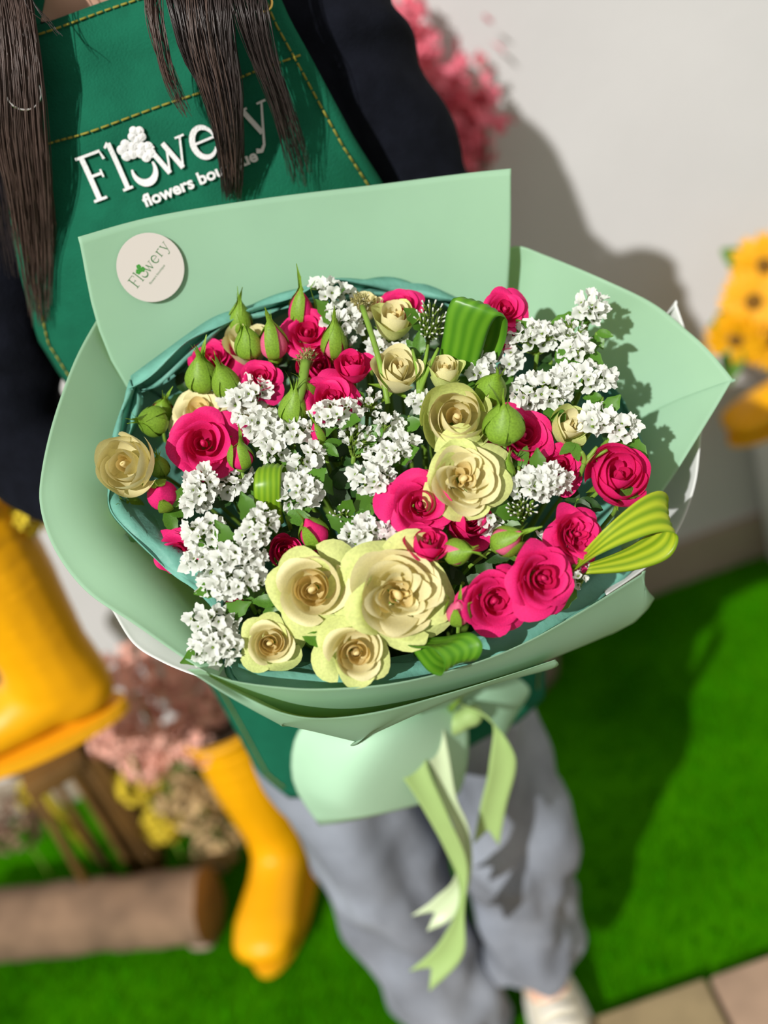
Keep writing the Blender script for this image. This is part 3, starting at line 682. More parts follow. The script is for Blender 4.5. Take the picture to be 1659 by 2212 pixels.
def statice(x, y, wpx, hpx, ang, tx, ty, label, up=0.004, kind='open', fs=13.0, dens=1.0, leaf=1, nm='statice_spray'):
    """cluster of papery florets over an elongated patch: wpx x hpx photo pixels, long axis at ang degrees"""
    p0 = dome(x, y, up); k = pxm(p0); n = facing(p0, tx, ty)
    v = (CAM-p0).normalized(); ax = RGT*math.cos(math.radians(ang))+UPV*math.sin(math.radians(ang)); ay = v.cross(ax)
    M = frame(p0-n*.018, n, 0, 1.0); r = thing(nm, label, 'statice', M, SG)
    rr = random.Random(int(x*7+y)); pts = []; target = int(dens*wpx*hpx*.98/(fs*1.45)**2)+2; tries = 0
    while len(pts) < target and tries < 900:
        tries += 1; u, w_ = rr.uniform(-1, 1), rr.uniform(-1, 1)
        if u*u+w_*w_ > 1: continue
        q = (u*wpx*.5*.92, w_*hpx*.5*.92)
        if all((q[0]-a)**2+(q[1]-b)**2 > (fs*1.05)**2 for a, b, _ in pts): pts.append((q[0], q[1], (u, w_)))
    mb = MB(); s = fs*k
    pool = {'open': FLO, 'narrow': FLN, 'blush': FLB, 'tube': FLT, 'mix': FLO+FLN, 'spent': FLT}[kind]
    for a, b, (u, w_) in pts:
        d = (n+ax*u*.75+ay*w_*.75+V((rr.uniform(-1, 1), rr.uniform(-1, 1), rr.uniform(-1, 1)))*.32).normalized()
        q = p0+ax*(a*k)+ay*(b*k)-v*(.012*(u*u+w_*w_))+v*rr.uniform(-.003, .002)-d*s*1.1
        s2 = s*rr.uniform(.82, 1.15)
        if kind != 'spent' or rr.random() < .18: obj('floret', rr.choice(pool), r, M.inverted() @ frame(q, d, rr.uniform(0, 6), s2*(1 if kind != 'spent' else .6)))
        bract_spikes(mb, q, d, s2, rr, 9 if kind == 'spent' else 5)
        root = p0-n*.03
        mb.add(tube([q-d*s, q.lerp(root, .5)-n*.004, root], [s*.10]*3, 4, False))
    obj('bracts', mb.mesh('bracts', 'bract' if kind != 'spent' else 'spent'), r, world=True)
    for q in range(leaf):
        d = (ax*rr.uniform(-1, 1)+ay*rr.uniform(-1, 1)+n*.3).normalized(); b0 = p0-n*.024
        sd_ = d.cross(n).normalized(); vs_ = []
        for j in range(8):
            t = j/7; wd = .006*math.sin(PI*(.1+.88*t))
            for i in range(3): vs_.append(b0+d*(.032*t)+n*(.010*t-.012*t*t)+sd_*((i-1)*wd*(1+.3*(j % 2)))+n*(.0015*abs(i-1)))
        obj('leaf', mesh('leaf', vs_, grid_faces(3, 8), 'leaf'), r, world=True)
    add_stem(r, p0-n*.028, n, .0017)
    return r
STAT = [  # x, y, w, h, angle, tx, ty, label, up, kind
 (718, 624, 92, 44, -8, 0, .7, 'white statice head topmost at the back edge', .012, 'open'),
 (742, 688, 84, 76, -20, .1, .45, 'white statice head just under the topmost one', .010, 'open'),
 (838, 745, 100, 48, 0, 0, .6, 'white statice behind the tall cream rose', .0, 'open'),
 (748, 742, 46, 62, 90, 0, .5, 'small statice head with bare bracts behind the swirled pink rose', .0, 'narrow'),
 (535, 852, 124, 62, 20, -.1, .3, 'white statice below the small upper left pink rose', .010, 'open'),
 (560, 912, 130, 60, -15, 0, .15, 'white statice right of the large open pink rose', .012, 'open'),
 (588, 968, 70, 56, -40, -.1, .1, 'white statice above the middle leaf loop', .010, 'mix'),
 (722, 890, 118, 54, 12, 0, .45, 'white statice in front of the central pink rose', .014, 'open'),
 (640, 928, 86, 52, 10, -.1, .3, 'white statice left of the central head', .012, 'open'),
 (778, 944, 96, 60, -30, .2, .6, 'white statice fanned sideways in the centre', .006, 'narrow'),
 (842, 914, 62, 40, 10, .1, .5, 'small white statice below the tall cream rose', .008, 'mix'),
 (664, 992, 92, 48, 35, 0, .1, 'white statice on a dark hollow left of centre', .008, 'open'),
 (648, 1060, 112, 84, 0, 0, .05, 'white statice overlapping the middle leaf loop', .014, 'open'),
 (846, 978, 128, 64, 25, .05, .35, 'broad white statice left of the ruffled cream rose', .012, 'open'),
 (806, 1036, 112, 72, -15, 0, .15, 'white statice left of the open middle pink rose', .012, 'open'),
 (782, 1152, 104, 62, 15, 0, .2, 'white statice above the largest yellow rose', .008, 'open'),
 (850, 1164, 88, 66, -20, .05, .2, 'blush-tinted statice left of the small upright pink rose', .010, 'blush'),
 (432, 1058, 76, 112, -30, -.1, .05, 'drooping white statice below the large open pink rose', .010, 'open'),
 (440, 1150, 112, 62, 5, -.1, .1, 'left-hand head of the big front left statice group', .022, 'open'),
 (556, 1140, 72, 112, -35, 0, .15, 'tall upper head of the big front left statice group', .026, 'open'),
 (515, 1205, 120, 62, 0, 0, .0, 'middle head of the big front left statice group', .024, 'open'),
 (438, 1216, 92, 60, -10, -.15, 0, 'lower left head of the big front left statice group', .020, 'open'),
 (510, 1262, 170, 62, 8, 0, -.1, 'lowest head of the big front left statice group', .022, 'mix'),
 (462, 1342, 128, 60, -5, -.1, -.05, 'upper head of the statice pair lowest at the left rim', .016, 'open'),
 (470, 1400, 124, 80, 5, -.1, -.15, 'statice head lowest of all at the left rim', .018, 'open'),
 (1276, 662, 78, 66, -20, .1, .5, 'white statice highest against the right paper sheet', .012, 'open'),
 (1236, 714, 70, 54, -30, .0, .6, 'little white statice under the highest right-hand one', .014, 'narrow'),
 (1160, 724, 140, 56, 5, 0, .6, 'row of white statice right of the top pink roses', .010, 'open'),
 (1246, 752, 80, 54, -5, .1, .5, 'white statice low under the highest right-hand one', .012, 'open'),
 (1100, 775, 70, 64, 30, 0, .4, 'shaded statice beneath the green leaf loop', -.006, 'open'),
 (1268, 814, 150, 62, -8, .15, .35, 'long white statice along the right paper sheet', .014, 'open'),
 (1170, 842, 150, 76, 8, 0, .3, 'broad white statice above the right-hand pink rose', .012, 'open'),
 (1292, 904, 96, 66, 0, .15, .25, 'white statice above the plump right-hand pink rose', .014, 'open'),
 (1350, 924, 62, 62, -30, .3, .2, 'outermost white statice on the right', .014, 'open'),
 (1168, 1042, 146, 72, 10, .1, .25, 'broad white statice left of the plump pink rose', .010, 'open'),
 (1128, 1096, 76, 54, 0, 0, .3, 'sparse budded statice below the broad right-hand head', .004, 'tube'),
 (1056, 1122, 50, 60, 60, .1, .1, 'small white statice in the dark below the ruffled cream rose', -.006, 'open'),
 (1180, 1178, 62, 46, -35, .1, .2, 'small pleated statice left of the ruffled pink rose', .0, 'narrow'),
 (1256, 1244, 50, 54, 0, .2, 0, 'small greenish statice at the lower right tissue', .0, 'narrow'),
 (932, 690, 84, 96, 20, .1, .6, 'sparse statice of tiny white tubes left of the green loop', .014, 'tube'),
 (914, 866, 44, 66, 80, -.1, .3, 'narrow white statice left of the fat cream rose', .004, 'open'),
 (1040, 792, 56, 56, 0, .1, .4, 'small white statice below the green leaf loop', .004, 'open'),
 (738, 1112, 70, 44, 20, 0, .3, 'budded statice tips above the front cream roses', .004, 'tube'),
 (800, 872, 60, 60, -60, .1, .4, 'bare-bracted statice below the swirled pink rose', .002, 'narrow'),
 (510, 1040, 50, 90, -60, 0, .2, 'shaded statice behind the middle leaf loop', -.008, 'mix'),
]
for a in STAT: statice(*a[:8], up=a[8], kind=a[9], fs=15.5 if a[9] != 'tube' else 9.0, dens=1.0 if a[9] not in ('tube',) else 1.1)
# spent heads on bare stalks
def spent(x, y, wpx, x1, y1, label, r=6, up=.02):
    o = statice(x, y, wpx, wpx*.7, 0, .0, .6, label, up, 'spent', 8.0, 1.2, 0, 'statice_stalk')
    p = dome(x, y+wpx*.25, up-.004); q = dome(x1, y1, .004); k = pxm(p)
    mid = p.lerp(q, .5)+(CAM-p).normalized()*.006+RGT*.002
    path = [cr([p, mid, q], t/9) for t in range(10)]
    obj('stalk', mesh('stalk', *tube(path, [r*k]*10, 8), 'stem'), o, world=True)
spent(782, 645, 66, 838, 872, 'brown seed head on a long bare green stalk', 6)
spent(660, 766, 62, 628, 905, 'hairy green seed head on a winged stalk at the upper left', 11)
def bare_branch(x0, y0, x1, y1, label, m='stem', r=6):
    p, q = dome(x0, y0, .010), dome(x1, y1, .004); k = pxm(p)
    t = thing('statice_stalk', label, 'stalk', Matrix.Translation(q), SG)
    for dx in (-34, 0, 22):
        e = dome(x0+dx, y0+abs(dx)*.3, .012); path = [cr([q, q.lerp(e, .45)+RGT*(-dx*.1*k), e], i/7) for i in range(8)]
        obj('stalk', mesh('stalk', *tube(path, [r*k, r*k, r*k*.9, r*k*.8, r*k*.7, r*k*.7, r*k*.6, r*k*.5], 7), m), t, world=True)
    add_stem(t, q, BN)
bare_branch(925, 745, 905, 850, 'forked green statice stalk under the tiny white tubes')
bare_branch(1290, 965, 1262, 1000, 'forked green stalk under the outermost right statice', r=7)

# ------------------------------------------------------------------ folded leaf loops
def loop(pts, wpx, m, label, n=44, nu=13, rib=.0006):
    """pts: (x, y, up, width direction angle deg, width px, depth tilt)"""
    C0 = [dome(p[0], p[1], p[2]) for p in pts]; A = [V((p[3], p[4], p[5])) for p in pts]
    vs_, uv = [], []
    for j in range(n):
        t = j/(n-1); c = cr(C0, t); a = cr(A, t); k = pxm(c)
        d = (RGT*math.cos(math.radians(a.x))+UPV*math.sin(math.radians(a.x))+FWD*a.z).normalized()
        tg = (cr(C0, min(1, t+.03))-cr(C0, max(0, t-.03))).normalized(); nn = d.cross(tg).normalized()
        for i in range(nu):
            u = i/(nu-1); vs_.append(c+d*((u-.5)*a.y*k)+nn*(rib*(1 if i % 2 else -1)+.0025*math.sin(PI*u))); uv.append((u, t*3))
    me = mesh('x', vs_, grid_faces(nu, n), m, True, uv)
    ob = bpy.data.objects.new('tmp', me); COL.objects.link(ob); md = ob.modifiers.new('s', 'SOLIDIFY'); md.thickness = .0005
    dg = bpy.context.evaluated_depsgraph_get(); dg.update(); out = bpy.data.meshes.new_from_object(ob.evaluated_get(dg)); bpy.data.objects.remove(ob)
    out.polygons.foreach_set('use_smooth', [True]*len(out.polygons))
    t = thing('leaf_loop', label, 'leaf', Matrix.Translation(C0[0]), 'folded leaf loops in the bouquet')
    out.name = 'blade'; obj('blade', out, t, world=True); add_stem(t, C0[0], BN)
loop([(985, 800, -.01, -18, 84, 0), (1000, 740, .014, -20, 92, 0), (1012, 690, .028, -22, 100, 0), (1030, 662, .034, -24, 104, -.1), (1052, 672, .026, -26, 100, -.2), (1050, 720, .006, -26, 92, -.2), (1030, 780, -.014, -24, 80, -.2)], 100, 'loop_green', 'dark green folded leaf loop at the top right of centre')
loop([(1240, 1222, -.004, 60, 40, .2), (1300, 1170, .012, 68, 70, .25), (1370, 1125, .018, 78, 92, .3), (1425, 1105, .018, 88, 96, .4), (1452, 1120, .012, 96, 96, .6), (1430, 1170, .002, 100, 84, .6), (1360, 1206, -.004, 84, 60, .5), (1270, 1228, -.006, 64, 30, .4)], 90, 'loop_lime', 'striped lime leaf loop sticking out on the right')
loop([(585, 1130, -.012, 0, 58, 0), (578, 1085, .008, 2, 58, 0), (577, 1045, .018, 4, 60, 0), (580, 1016, .016, 6, 60, -.1), (590, 1012, .004, 6, 58, -.2), (600, 1050, -.012, 4, 52, -.2)], 60, 'loop_mid', 'mid-green leaf loop left of centre among statice')
loop([(890, 1385, -.014, 10, 60, 0), (930, 1388, .004, 16, 76, .1), (975, 1385, .018, 20, 92, .2), (1000, 1410, .020, 22, 92, .1), (990, 1440, .012, 24, 84, 0), (955, 1435, -.004, 20, 70, -.1), (920, 1400, -.016, 16, 56, 0)], 80, 'loop_green', 'glossy green leaf loop curling over the front rim')

# ------------------------------------------------------------------ greenery sprigs between the flowers
def leaf_mesh(m, seed):
    rr = random.Random(seed); vs_ = []; n = 11
    for j in range(n):
        t = j/(n-1); wd = .27*math.sin(PI*(.04+.94*t)**.8)**.9
        for i in range(7):
            u = i/3-1; e = .012*(1 if j % 2 else -1)*abs(u)**4
            vs_.append(V((t, u*(wd+e), .10*abs(u)*wd*2-.18*t*t+.02*math.sin(8*t+u))))
    return mesh('leaf', vs_, grid_faces(7, n), m)
LFD = [leaf_mesh('leaf_dark', s) for s in range(3)]; LFG = [leaf_mesh('leaf', s+5) for s in range(3)]
def sprig(x, y, size, n, label, m, up, ang0=None, spread=360):
    p = dome(x, y, up); k = size*pxm(p); nn = facing(p, 0, .3)
    M = frame(p, nn, 0, 1.0); r = thing('rose_foliage', label, 'foliage', M, 'leaf sprigs in the bouquet')
    for i in range(n):
        a = (math.radians(ang0) if ang0 is not None else rnd.uniform(0, 6.28))+math.radians(spread)*(i/n if n > 1 else 0)+rnd.uniform(-.2, .2)
        obj('leaf', rnd.choice(LFD if m == 'd' else LFG), r, Matrix.Translation((0, 0, rnd.uniform(-.006, .004))) @ Matrix.Rotation(a, 4, 'Z') @ Matrix.Rotation(rnd.uniform(-.5, .25), 4, 'Y') @ Matrix.Scale(k*rnd.uniform(.8, 1.15), 4))
    add_stem(r, p, nn)
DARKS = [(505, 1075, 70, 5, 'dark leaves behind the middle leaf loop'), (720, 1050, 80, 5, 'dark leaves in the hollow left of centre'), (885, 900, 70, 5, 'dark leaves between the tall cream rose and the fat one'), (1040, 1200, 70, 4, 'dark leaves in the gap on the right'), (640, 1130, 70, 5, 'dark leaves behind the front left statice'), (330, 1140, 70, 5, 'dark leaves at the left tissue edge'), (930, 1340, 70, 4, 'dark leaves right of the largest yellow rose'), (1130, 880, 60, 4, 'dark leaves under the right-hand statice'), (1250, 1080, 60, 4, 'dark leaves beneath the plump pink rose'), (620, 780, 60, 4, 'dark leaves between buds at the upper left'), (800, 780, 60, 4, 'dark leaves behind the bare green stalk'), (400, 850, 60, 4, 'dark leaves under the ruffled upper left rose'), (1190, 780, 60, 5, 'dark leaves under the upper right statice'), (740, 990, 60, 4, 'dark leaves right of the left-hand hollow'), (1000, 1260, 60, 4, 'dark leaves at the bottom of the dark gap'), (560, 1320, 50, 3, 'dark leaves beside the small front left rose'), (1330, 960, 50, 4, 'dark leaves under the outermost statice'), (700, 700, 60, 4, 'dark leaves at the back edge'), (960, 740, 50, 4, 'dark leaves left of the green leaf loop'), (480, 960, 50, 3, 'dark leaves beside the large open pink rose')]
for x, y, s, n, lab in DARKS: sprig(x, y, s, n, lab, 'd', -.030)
LGT = [(600, 1300, 60, 2, 'light green leaf pair left of the spiral yellow rose', 150), (655, 1365, 62, 2, 'light green leaf pair between the two small front roses', -70), (360, 1100, 56, 2, 'light green leaf pair under the crimson ball bud', -90), (620, 1115, 64, 3, 'light green leaves under the middle leaf loop', -40), (1215, 790, 50, 4, 'light green leaves under the upper right statice', 0), (1300, 860, 46, 3, 'light green leaves under the long right-hand statice', 160), (1240, 960, 46, 2, 'light green leaves below the half-hidden cream rose', -160), (1120, 1010, 52, 3, 'light green leaves beside the thin bud', 60), (800, 1120, 40, 2, 'light green leaves above the budded statice', 60), (700, 960, 44, 2, 'light green leaves in the central statice', -60), (905, 770, 50, 3, 'light green leaves on the forked stalk', 60), (1290, 720, 44, 3, 'light green leaves under the highest right statice', -120), (1340, 1075, 70, 1, 'light green curled leaf on the striped loop', 10), (540, 1300, 50, 2, 'light green leaves by the tiny pink rose', 20)]
for x, y, s, n, lab, a in LGT: sprig(x, y, s, n, lab, 'l', -.004, a, 120)

# ================================================================== PERSON
CX, CY = -.065, 1.045
TOR = [(.60, .165, .105), (.72, .17, .115), (.85, .168, .115), (1.0, .145, .100), (1.10, .145, .105), (1.20, .155, .120), (1.28, .162, .118), (1.36, .172, .098), (1.42, .15, .075), (1.47, .10, .055)]
def tor(z):
    if z <= TOR[0][0]: return TOR[0][1:]
    for (z0, a0, b0), (z1, a1, b1) in zip(TOR, TOR[1:]):
        if z <= z1:
            t = (z-z0)/(z1-z0); t = t*t*(3-2*t); return a0+(a1-a0)*t, b0+(b1-b0)*t
    return TOR[-1][1:]
person = thing('person', 'person in a dark sweater, green embroidered apron and grey jeans holding the bouquet', 'person', Matrix.Translation((CX, CY, 0)))
HC = V((-.105, 1.03, 1.62))
torso_ch = [((CX, CY, z), (a*.92, b*.9, .03)) for z, a, b in TOR if .84 < z < 1.43]
LS, RS = V((CX-.165, 1.05, 1.375)), V((CX+.165, 1.05, 1.375))
LE, RE = V((-.315, 1.02, 1.135)), V((.150, 1.03, 1.09))
HND = TIE+(BC-TIE)*.17
LWr, RWr = HND+V((-.095, .075, .0)), HND+V((.070, .08, .01))
def hand(wr, dirn, side):
    ch = []; d = dirn.normalized(); up = V((0, 0, 1)); s = d.cross(up).normalized()*side
    palm = wr+d*.055; ch.append([(wr, (.024, .02, .02)), (palm, (.034, .02, .034))])
    for i, (L, o) in enumerate(((.055, .026), (.064, .009), (.060, -.009), (.048, -.026))):
        b = palm+up*o+d*.02; k1 = b+d*L*.5+V((0, -.012, 0)); k2 = k1+d*L*.2+V((0, -.020, 0)); k3 = k2-d*L*.35+V((0, -.010, 0))
        ch.append([(b, .009), (k1, .0088), (k2, .008), (k3, .007)])
    th = wr+d*.03+up*.02; ch.append([(th, .011), (th+up*.03+V((0, -.022, 0)), .010), (th+up*.035+d*.02+V((0, -.045, 0)), .008)])
    return ch
chains = [torso_ch, [((CX, CY, .85), (.13, .09, .04)), ((CX, CY, .72), (.12, .085, .05))], [((-.10, 1.045, 1.43), (.05, .05, .04)), ((-.10, 1.035, 1.52), (.046, .048, .04))],
          [((HC.x, HC.y+.01, HC.z+.02), (.076, .092, .10)), ((HC.x, HC.y+.012, HC.z+.022), (.076, .092, .10))], [((HC.x, HC.y-.03, HC.z-.07), (.046, .045, .04)), ((HC.x, HC.y-.02, HC.z-.03), (.062, .06, .05))],
          [((HC.x, HC.y-.084, HC.z+.02), (.008, .010, .012)), ((HC.x, HC.y-.098, HC.z-.012), (.013, .014, .010))],
          [((HC.x-.076, HC.y+.01, HC.z), (.008, .018, .028)), ((HC.x-.078, HC.y+.012, HC.z-.004), (.008, .018, .028))], [((HC.x+.076, HC.y+.01, HC.z), (.008, .018, .028)), ((HC.x+.078, HC.y+.012, HC.z-.004), (.008, .018, .028))],
          [(LS, .042), (LE, .036), (LWr, .022)], [(RS, .042), (RE, .036), (RWr, .022)],
          [((-.14, CY, .72), .075), ((-.16, 1.04, .45), .058), ((-.14, 1.05, .08), .038), ((-.145, .98, .04), (.036, .06, .028))],
          [((.01, CY, .72), .075), ((.01, 1.03, .45), .055), ((-.006, 1.06, .10), .034), ((-.006, 1.0, .04), (.032, .05, .024))]]
chains += hand(LWr, V((1, -.1, -.1)), 1)+hand(RWr, V((-1, -.1, -.15)), -1)
obj('body', blob('body', chains, 'skin', .007, 5, 7), person, world=True)
for sx in (-1, 1):
    obj('eye', MB().add(sphere((HC.x+sx*.032, HC.y-.077, HC.z+.025), (.014, .008, .007))).mesh('eye', 'eye'), person, world=True)
obj('lips', MB().add(sphere((HC.x, HC.y-.083, HC.z-.05), (.022, .008, .008))).mesh('lips', 'lip'), person, world=True)
# sweater
def noise_disp(me, amp, fn):
    for v in me.vertices:
        v.co += v.normal*amp*fn(v.co)
    me.update()
sw = blob('sweater', [[((CX, CY, z), (a, b, .04)) for z, a, b in TOR if .72 <= z < 1.4], [((CX, CY, 1.40), (.13, .07, .03)), ((-.10, 1.045, 1.447), (.058, .060, .012))],
                      [((CX, 1.05, 1.40), .06), (LS, .062), ((LS+LE)/2, .060), (LE, .056), (LE.lerp(LWr, .5), .048), (LE.lerp(LWr, .92), .036)],
                      [((CX, 1.05, 1.40), .06), (RS, .060), ((RS+RE)/2, .056), (RE, .052), (RE.lerp(RWr, .5), .046), (RE.lerp(RWr, .92), .036)]], 'sweater', .007, 5, 9)
noise_disp(sw, .007, lambda c: math.sin((c.z*2.2+c.x*1.3)*42+noise.noise(c*7)*6)*.6*(1 if abs(c.x-CX) > .16 else .2)+noise.noise(c*16))
obj('sweater', sw, person, world=True)['label'] = 'dark navy long-sleeved sweater'
# apron
EDG = [(1.455, -.150, .055), (1.40, -.188, .060), (1.30, -.216, .080), (1.258, -.226, .092), (1.222, -.236, .100), (1.19, -.232, .104), (1.14, -.222, .108), (.84, -.232, .112), (.70, -.226, .115), (.655, -.205, .10)]
def edges(z):
    if z >= EDG[0][0]: return EDG[0][1:]
    for (z0, a0, b0), (z1, a1, b1) in zip(EDG, EDG[1:]):
        if z >= z1:
            t = (z0-z)/(z0-z1); return a0+(a1-a0)*t, b0+(b1-b0)*t
    return EDG[-1][1:]
def ap(x, z, h=0.0):
    a, b = tor(z); q = min(.985, abs((x-CX)/(a+.034))); y = CY-(b+.016+h)*(1-q**2.6)**(1/2.6)
    fold = .004*math.sin(x*70+noise.noise(V((x*8, z*5, 0)))*5)*(1 if z > 1.37 else .35)+.006*noise.noise(V((x*9, z*6, 2)))
    return V((x, y+fold-(.006 if z < 1.0 else 0), z))
def htop(x): return 1.437-.06*((x+.0)*1.0)+.010*math.cos((x+.045)*18)
nu, nv = 46, 80; vs_ = []
for j in range(nv):
    for i in range(nu):
        u = i/(nu-1); t = j/(nv-1); z = 1.455*(1-t)+.655*t; l, r = edges(z); x = l+(r-l)*u
        vs_.append(ap(x, z))
apron = obj('apron', baked('apron', vs_, grid_faces(nu, nv), 'apron', [('SOLIDIFY', dict(thickness=.0016, offset=1))]), person, world=True); apron['label'] = 'dark green apron with yellow stitching and white embroidery'
PM[apron.name] = Matrix.Identity(4)
def stitch(pts, mb, r=.0009, dash=.006, gap=.0016):
    acc = 0; cur = [pts[0]]
    for p, q in zip(pts, pts[1:]):
        L = (q-p).length; acc += L; cur.append(q)
        if acc > dash: mb.add(tube(cur, [r]*len(cur), 5)); cur = [q.lerp(q+(q-p).normalized()*gap, 1)]; acc = 0
mb = MB()
def apx(x, z): return ap(x, z, .0022)
for z0, sl in ((1.449, .0), (1.375, .0)):
    stitch([apx(edges(z0)[0]+.004+k*(edges(z0)[1]-edges(z0)[0]-.008)/90, z0) for k in range(91)], mb)
for sgn in (0, 1):
    stitch([apx(edges(z)[sgn]+(.011 if sgn == 0 else -.012), z) for z in [1.452-k*.004 for k in range(195)]], mb)
obj('stitching', mb.mesh('stitching', 'thread'), apron, world=True)
def ap_map(s, t, h): 
    p = ap(s, t, .0030+h); return p
tl = (-.136, 1.325)
cap2 = .0350; ang2 = math.radians(2.6)
mb, mp = strokes(ap_map, tl[0], tl[1], cap2, ang2, .0012, 1.1); obj('embroidered_lettering', mb.mesh('embroidered_lettering', 'embroidery', False), apron, world=True)
obj('embroidered_flowers', logo_flowers(mp, .0014).mesh('embroidered_flowers', 'embroidery', False), apron, world=True)
obj('embroidered_lettering', mesh('embroidered_lettering', *small_text(ap_map, tl[0]+.038, tl[1]-.0145, .0125, ang2, .0012, .098, .0004), 'embroidery', False), apron, world=True)
# neck straps of the apron with a gold ring
for (xa, xb) in ((-.150, -.128), (.036, .055)):
    vs_ = []
    for j in range(10):
        t = j/9; z = 1.452+.05*t; y = ap((xa+xb)/2, 1.452).y+.075*t*t+.02*t
        for i in range(4): vs_.append(V((xa+(xb-xa)*i/3+(-.03 if xa > -.05 else .03)*t, y, z)))
    obj('strap', baked('strap', vs_, grid_faces(4, 10), 'apron', [('SOLIDIFY', dict(thickness=.0016))]), apron, world=True)
def ring(c, R, r, n, m, name, par):
    n = n.normalized(); x = n.orthogonal().normalized(); y = n.cross(x)
    path = [c+x*(R*math.cos(a))+y*(R*math.sin(a)) for a in [2*PI*k/24 for k in range(25)]]
    return obj(name, mesh(name, *tube(path, [r]*25, 6), m), par, world=True)
ring(atY(567, 4, .915), .007, .0013, V((.3, -1, .2)), 'gold', 'strap_ring', apron)
# jeans
def leg_rows(rows, seed, nu=40, nv=70):
    vs_ = []
    for j in range(nv):
        t = j/(nv-1); q = cr([V((r[0], r[1], r[2])) for r in rows], t); rr_ = cr([V((r[3], r[4], 0)) for r in rows], t)
        for i in range(nu):
            a = 2*PI*i/nu; d = V((math.cos(a), math.sin(a), 0))
            f = .010*noise.noise(V((d.x*1.5+seed, d.y*1.5, q.z*6)))*2+.006*math.sin(q.z*38+d.x*4+noise.noise(V((d.x*2, d.y*2, q.z*9+seed)))*5)*(1 if t > .55 else .35)
            vs_.append(q+V((d.x*(rr_.x+f), d.y*(rr_.y+f), 0)))
    return vs_, grid_faces(nu, nv, True)
jm = MB()
jm.add(leg_rows([(-.14, CY, .90, .10, .115), (-.145, CY, .78, .10, .115), (-.158, 1.035, .60, .084, .10), (-.150, 1.03, .40, .078, .092), (-.145, 1.04, .20, .076, .09), (-.14, 1.045, .05, .074, .095)], 1))
jm.add(leg_rows([(.01, CY, .90, .10, .115), (.015, CY, .78, .10, .115), (.018, 1.03, .60, .078, .10), (.010, 1.01, .42, .074, .092), (.002, 1.025, .29, .069, .082), (-.008, 1.035, .160, .070, .080)], 4))
jm.add(sphere((CX, CY, .82), (.168, .112, .13), 28, 14))
obj('jeans', jm.mesh('jeans', 'jeans'), person, world=True)['label'] = 'faded grey-blue wide-leg jeans'
def shoe(x, y):
    up = blob('shoe_upper', [[((x, y+.035, .225), (.046, .066, .01)), ((x, y+.04, .12), (.046, .062, .03))], [((x, y+.06, .12), (.038, .04, .045)), ((x, y+.06, .06), (.036, .04, .045)), ((x, y-.02, .05), (.038, .05, .036)), ((x, y-.10, .038), (.042, .05, .026)), ((x, y-.14, .034), (.038, .03, .02))]], 'shoe', .006, 4, 5)
    o = obj('shoe', up, person, world=True); o['label'] = 'cream canvas shoe'; PM[o.name] = Matrix.Identity(4)
    vs_ = []
    ol = [(x+.046*math.cos(a)*(1-.12*math.sin(a)), y-.035+.145*math.sin(a)) for a in [2*PI*k/28 for k in range(28)]]
    sv = [V((p, q, .0)) for p, q in ol]+[V((p, q, .022)) for p, q in ol]
    obj('sole', mesh('sole', sv, [tuple(range(27, -1, -1)), tuple(range(28, 56))]+[(k, (k+1) % 28, (k+1) % 28+28, k+28) for k in range(28)], 'shoe_sole', False), o, world=True)
    for k in range(4):
        yy = y-.045-.02*k; zz = .083-.006*k
        obj('lace', mesh('lace', *tube([V((x-.022, yy, zz-.006)), V((x, yy-.004, zz+.004)), V((x+.022, yy, zz-.006))], [.003]*3, 6), 'shoe_sole'), o, world=True)
shoe(-.142, 1.02); shoe(-.006, 1.03)
# hair
def hair_lock(rows, n, m, seed, r=.00042, nm='hair_lock'):
    """rows: (x left, x right, y, Y) boundaries going down; strands fill between them"""
    rr = random.Random(seed); mb = MB(); L = [atY(a[0], a[2], a[3]) for a in rows]; R = [atY(a[1], a[2]+ (a[4] if len(a) > 4 else 0), a[3]) for a in rows]
    for k in range(n):
        u = rr.random(); d = rr.uniform(-.010, .006); end = rr.uniform(.72, 1.0); ph = rr.uniform(0, 6); am = rr.uniform(.0008, .0035)
        path = []
        for i in range(15):
            t = end*i/14; p = cr(L, t).lerp(cr(R, t), max(-.1, min(1.1, u+.05*math.sin(3*t+ph))))
            path.append(p+V((am*math.sin(7*t+ph), d+am*math.cos(6*t+ph), 0)))
        mb.add(tube(path, [r*(1-.6*(i/14)**3) for i in range(15)], 3, False))
    return obj(nm, mb.mesh(nm, m), person, world=True)
hair_lock([(-110, 40, -260, .99), (-60, 50, -80, .955), (-30, 72, 60, .930), (-15, 88, 180, .920), (-5, 100, 300, .918), (20, 112, 420, .922), (40, 118, 540, .93), (70, 110, 700, .938)], 480, 'hair_brown', 1)
hair_lock([(-160, -20, -200, .99), (-130, 0, 0, .955), (-100, 10, 150, .945), (-90, 20, 300, .94), (-60, 40, 450, .945), (-30, 60, 600, .95)], 160, 'hair', 2)
hair_lock([(300, 480, -260, .98), (345, 490, -80, .93), (372, 496, 10, .905), (402, 508, 120, .897), (440, 520, 200, .895), (462, 523, 280, .897), (474, 524, 350, .902), (482, 522, 430, .908)], 520, 'hair', 3)
hair_lock([(390, 460, -250, .98), (390, 450, -80, .925), (400, 460, 40, .900), (430, 485, 170, .892), (468, 505, 290, .895), (490, 512, 400, .902)], 120, 'hair_brown', 6)
hair_lock([(310, 350, -220, .98), (316, 346, -40, .925), (322, 348, 40, .908), (342, 368, 130, .903), (372, 394, 200, .903), (400, 414, 250, .903)], 50, 'hair_brown', 4)
hair_lock([(490, 570, -230, .98), (495, 566, -50, .925), (508, 574, 20, .905), (542, 596, 120, .902), (582, 628, 220, .904), (606, 656, 310, .91), (626, 684, 400, .915)], 130, 'hair', 5)
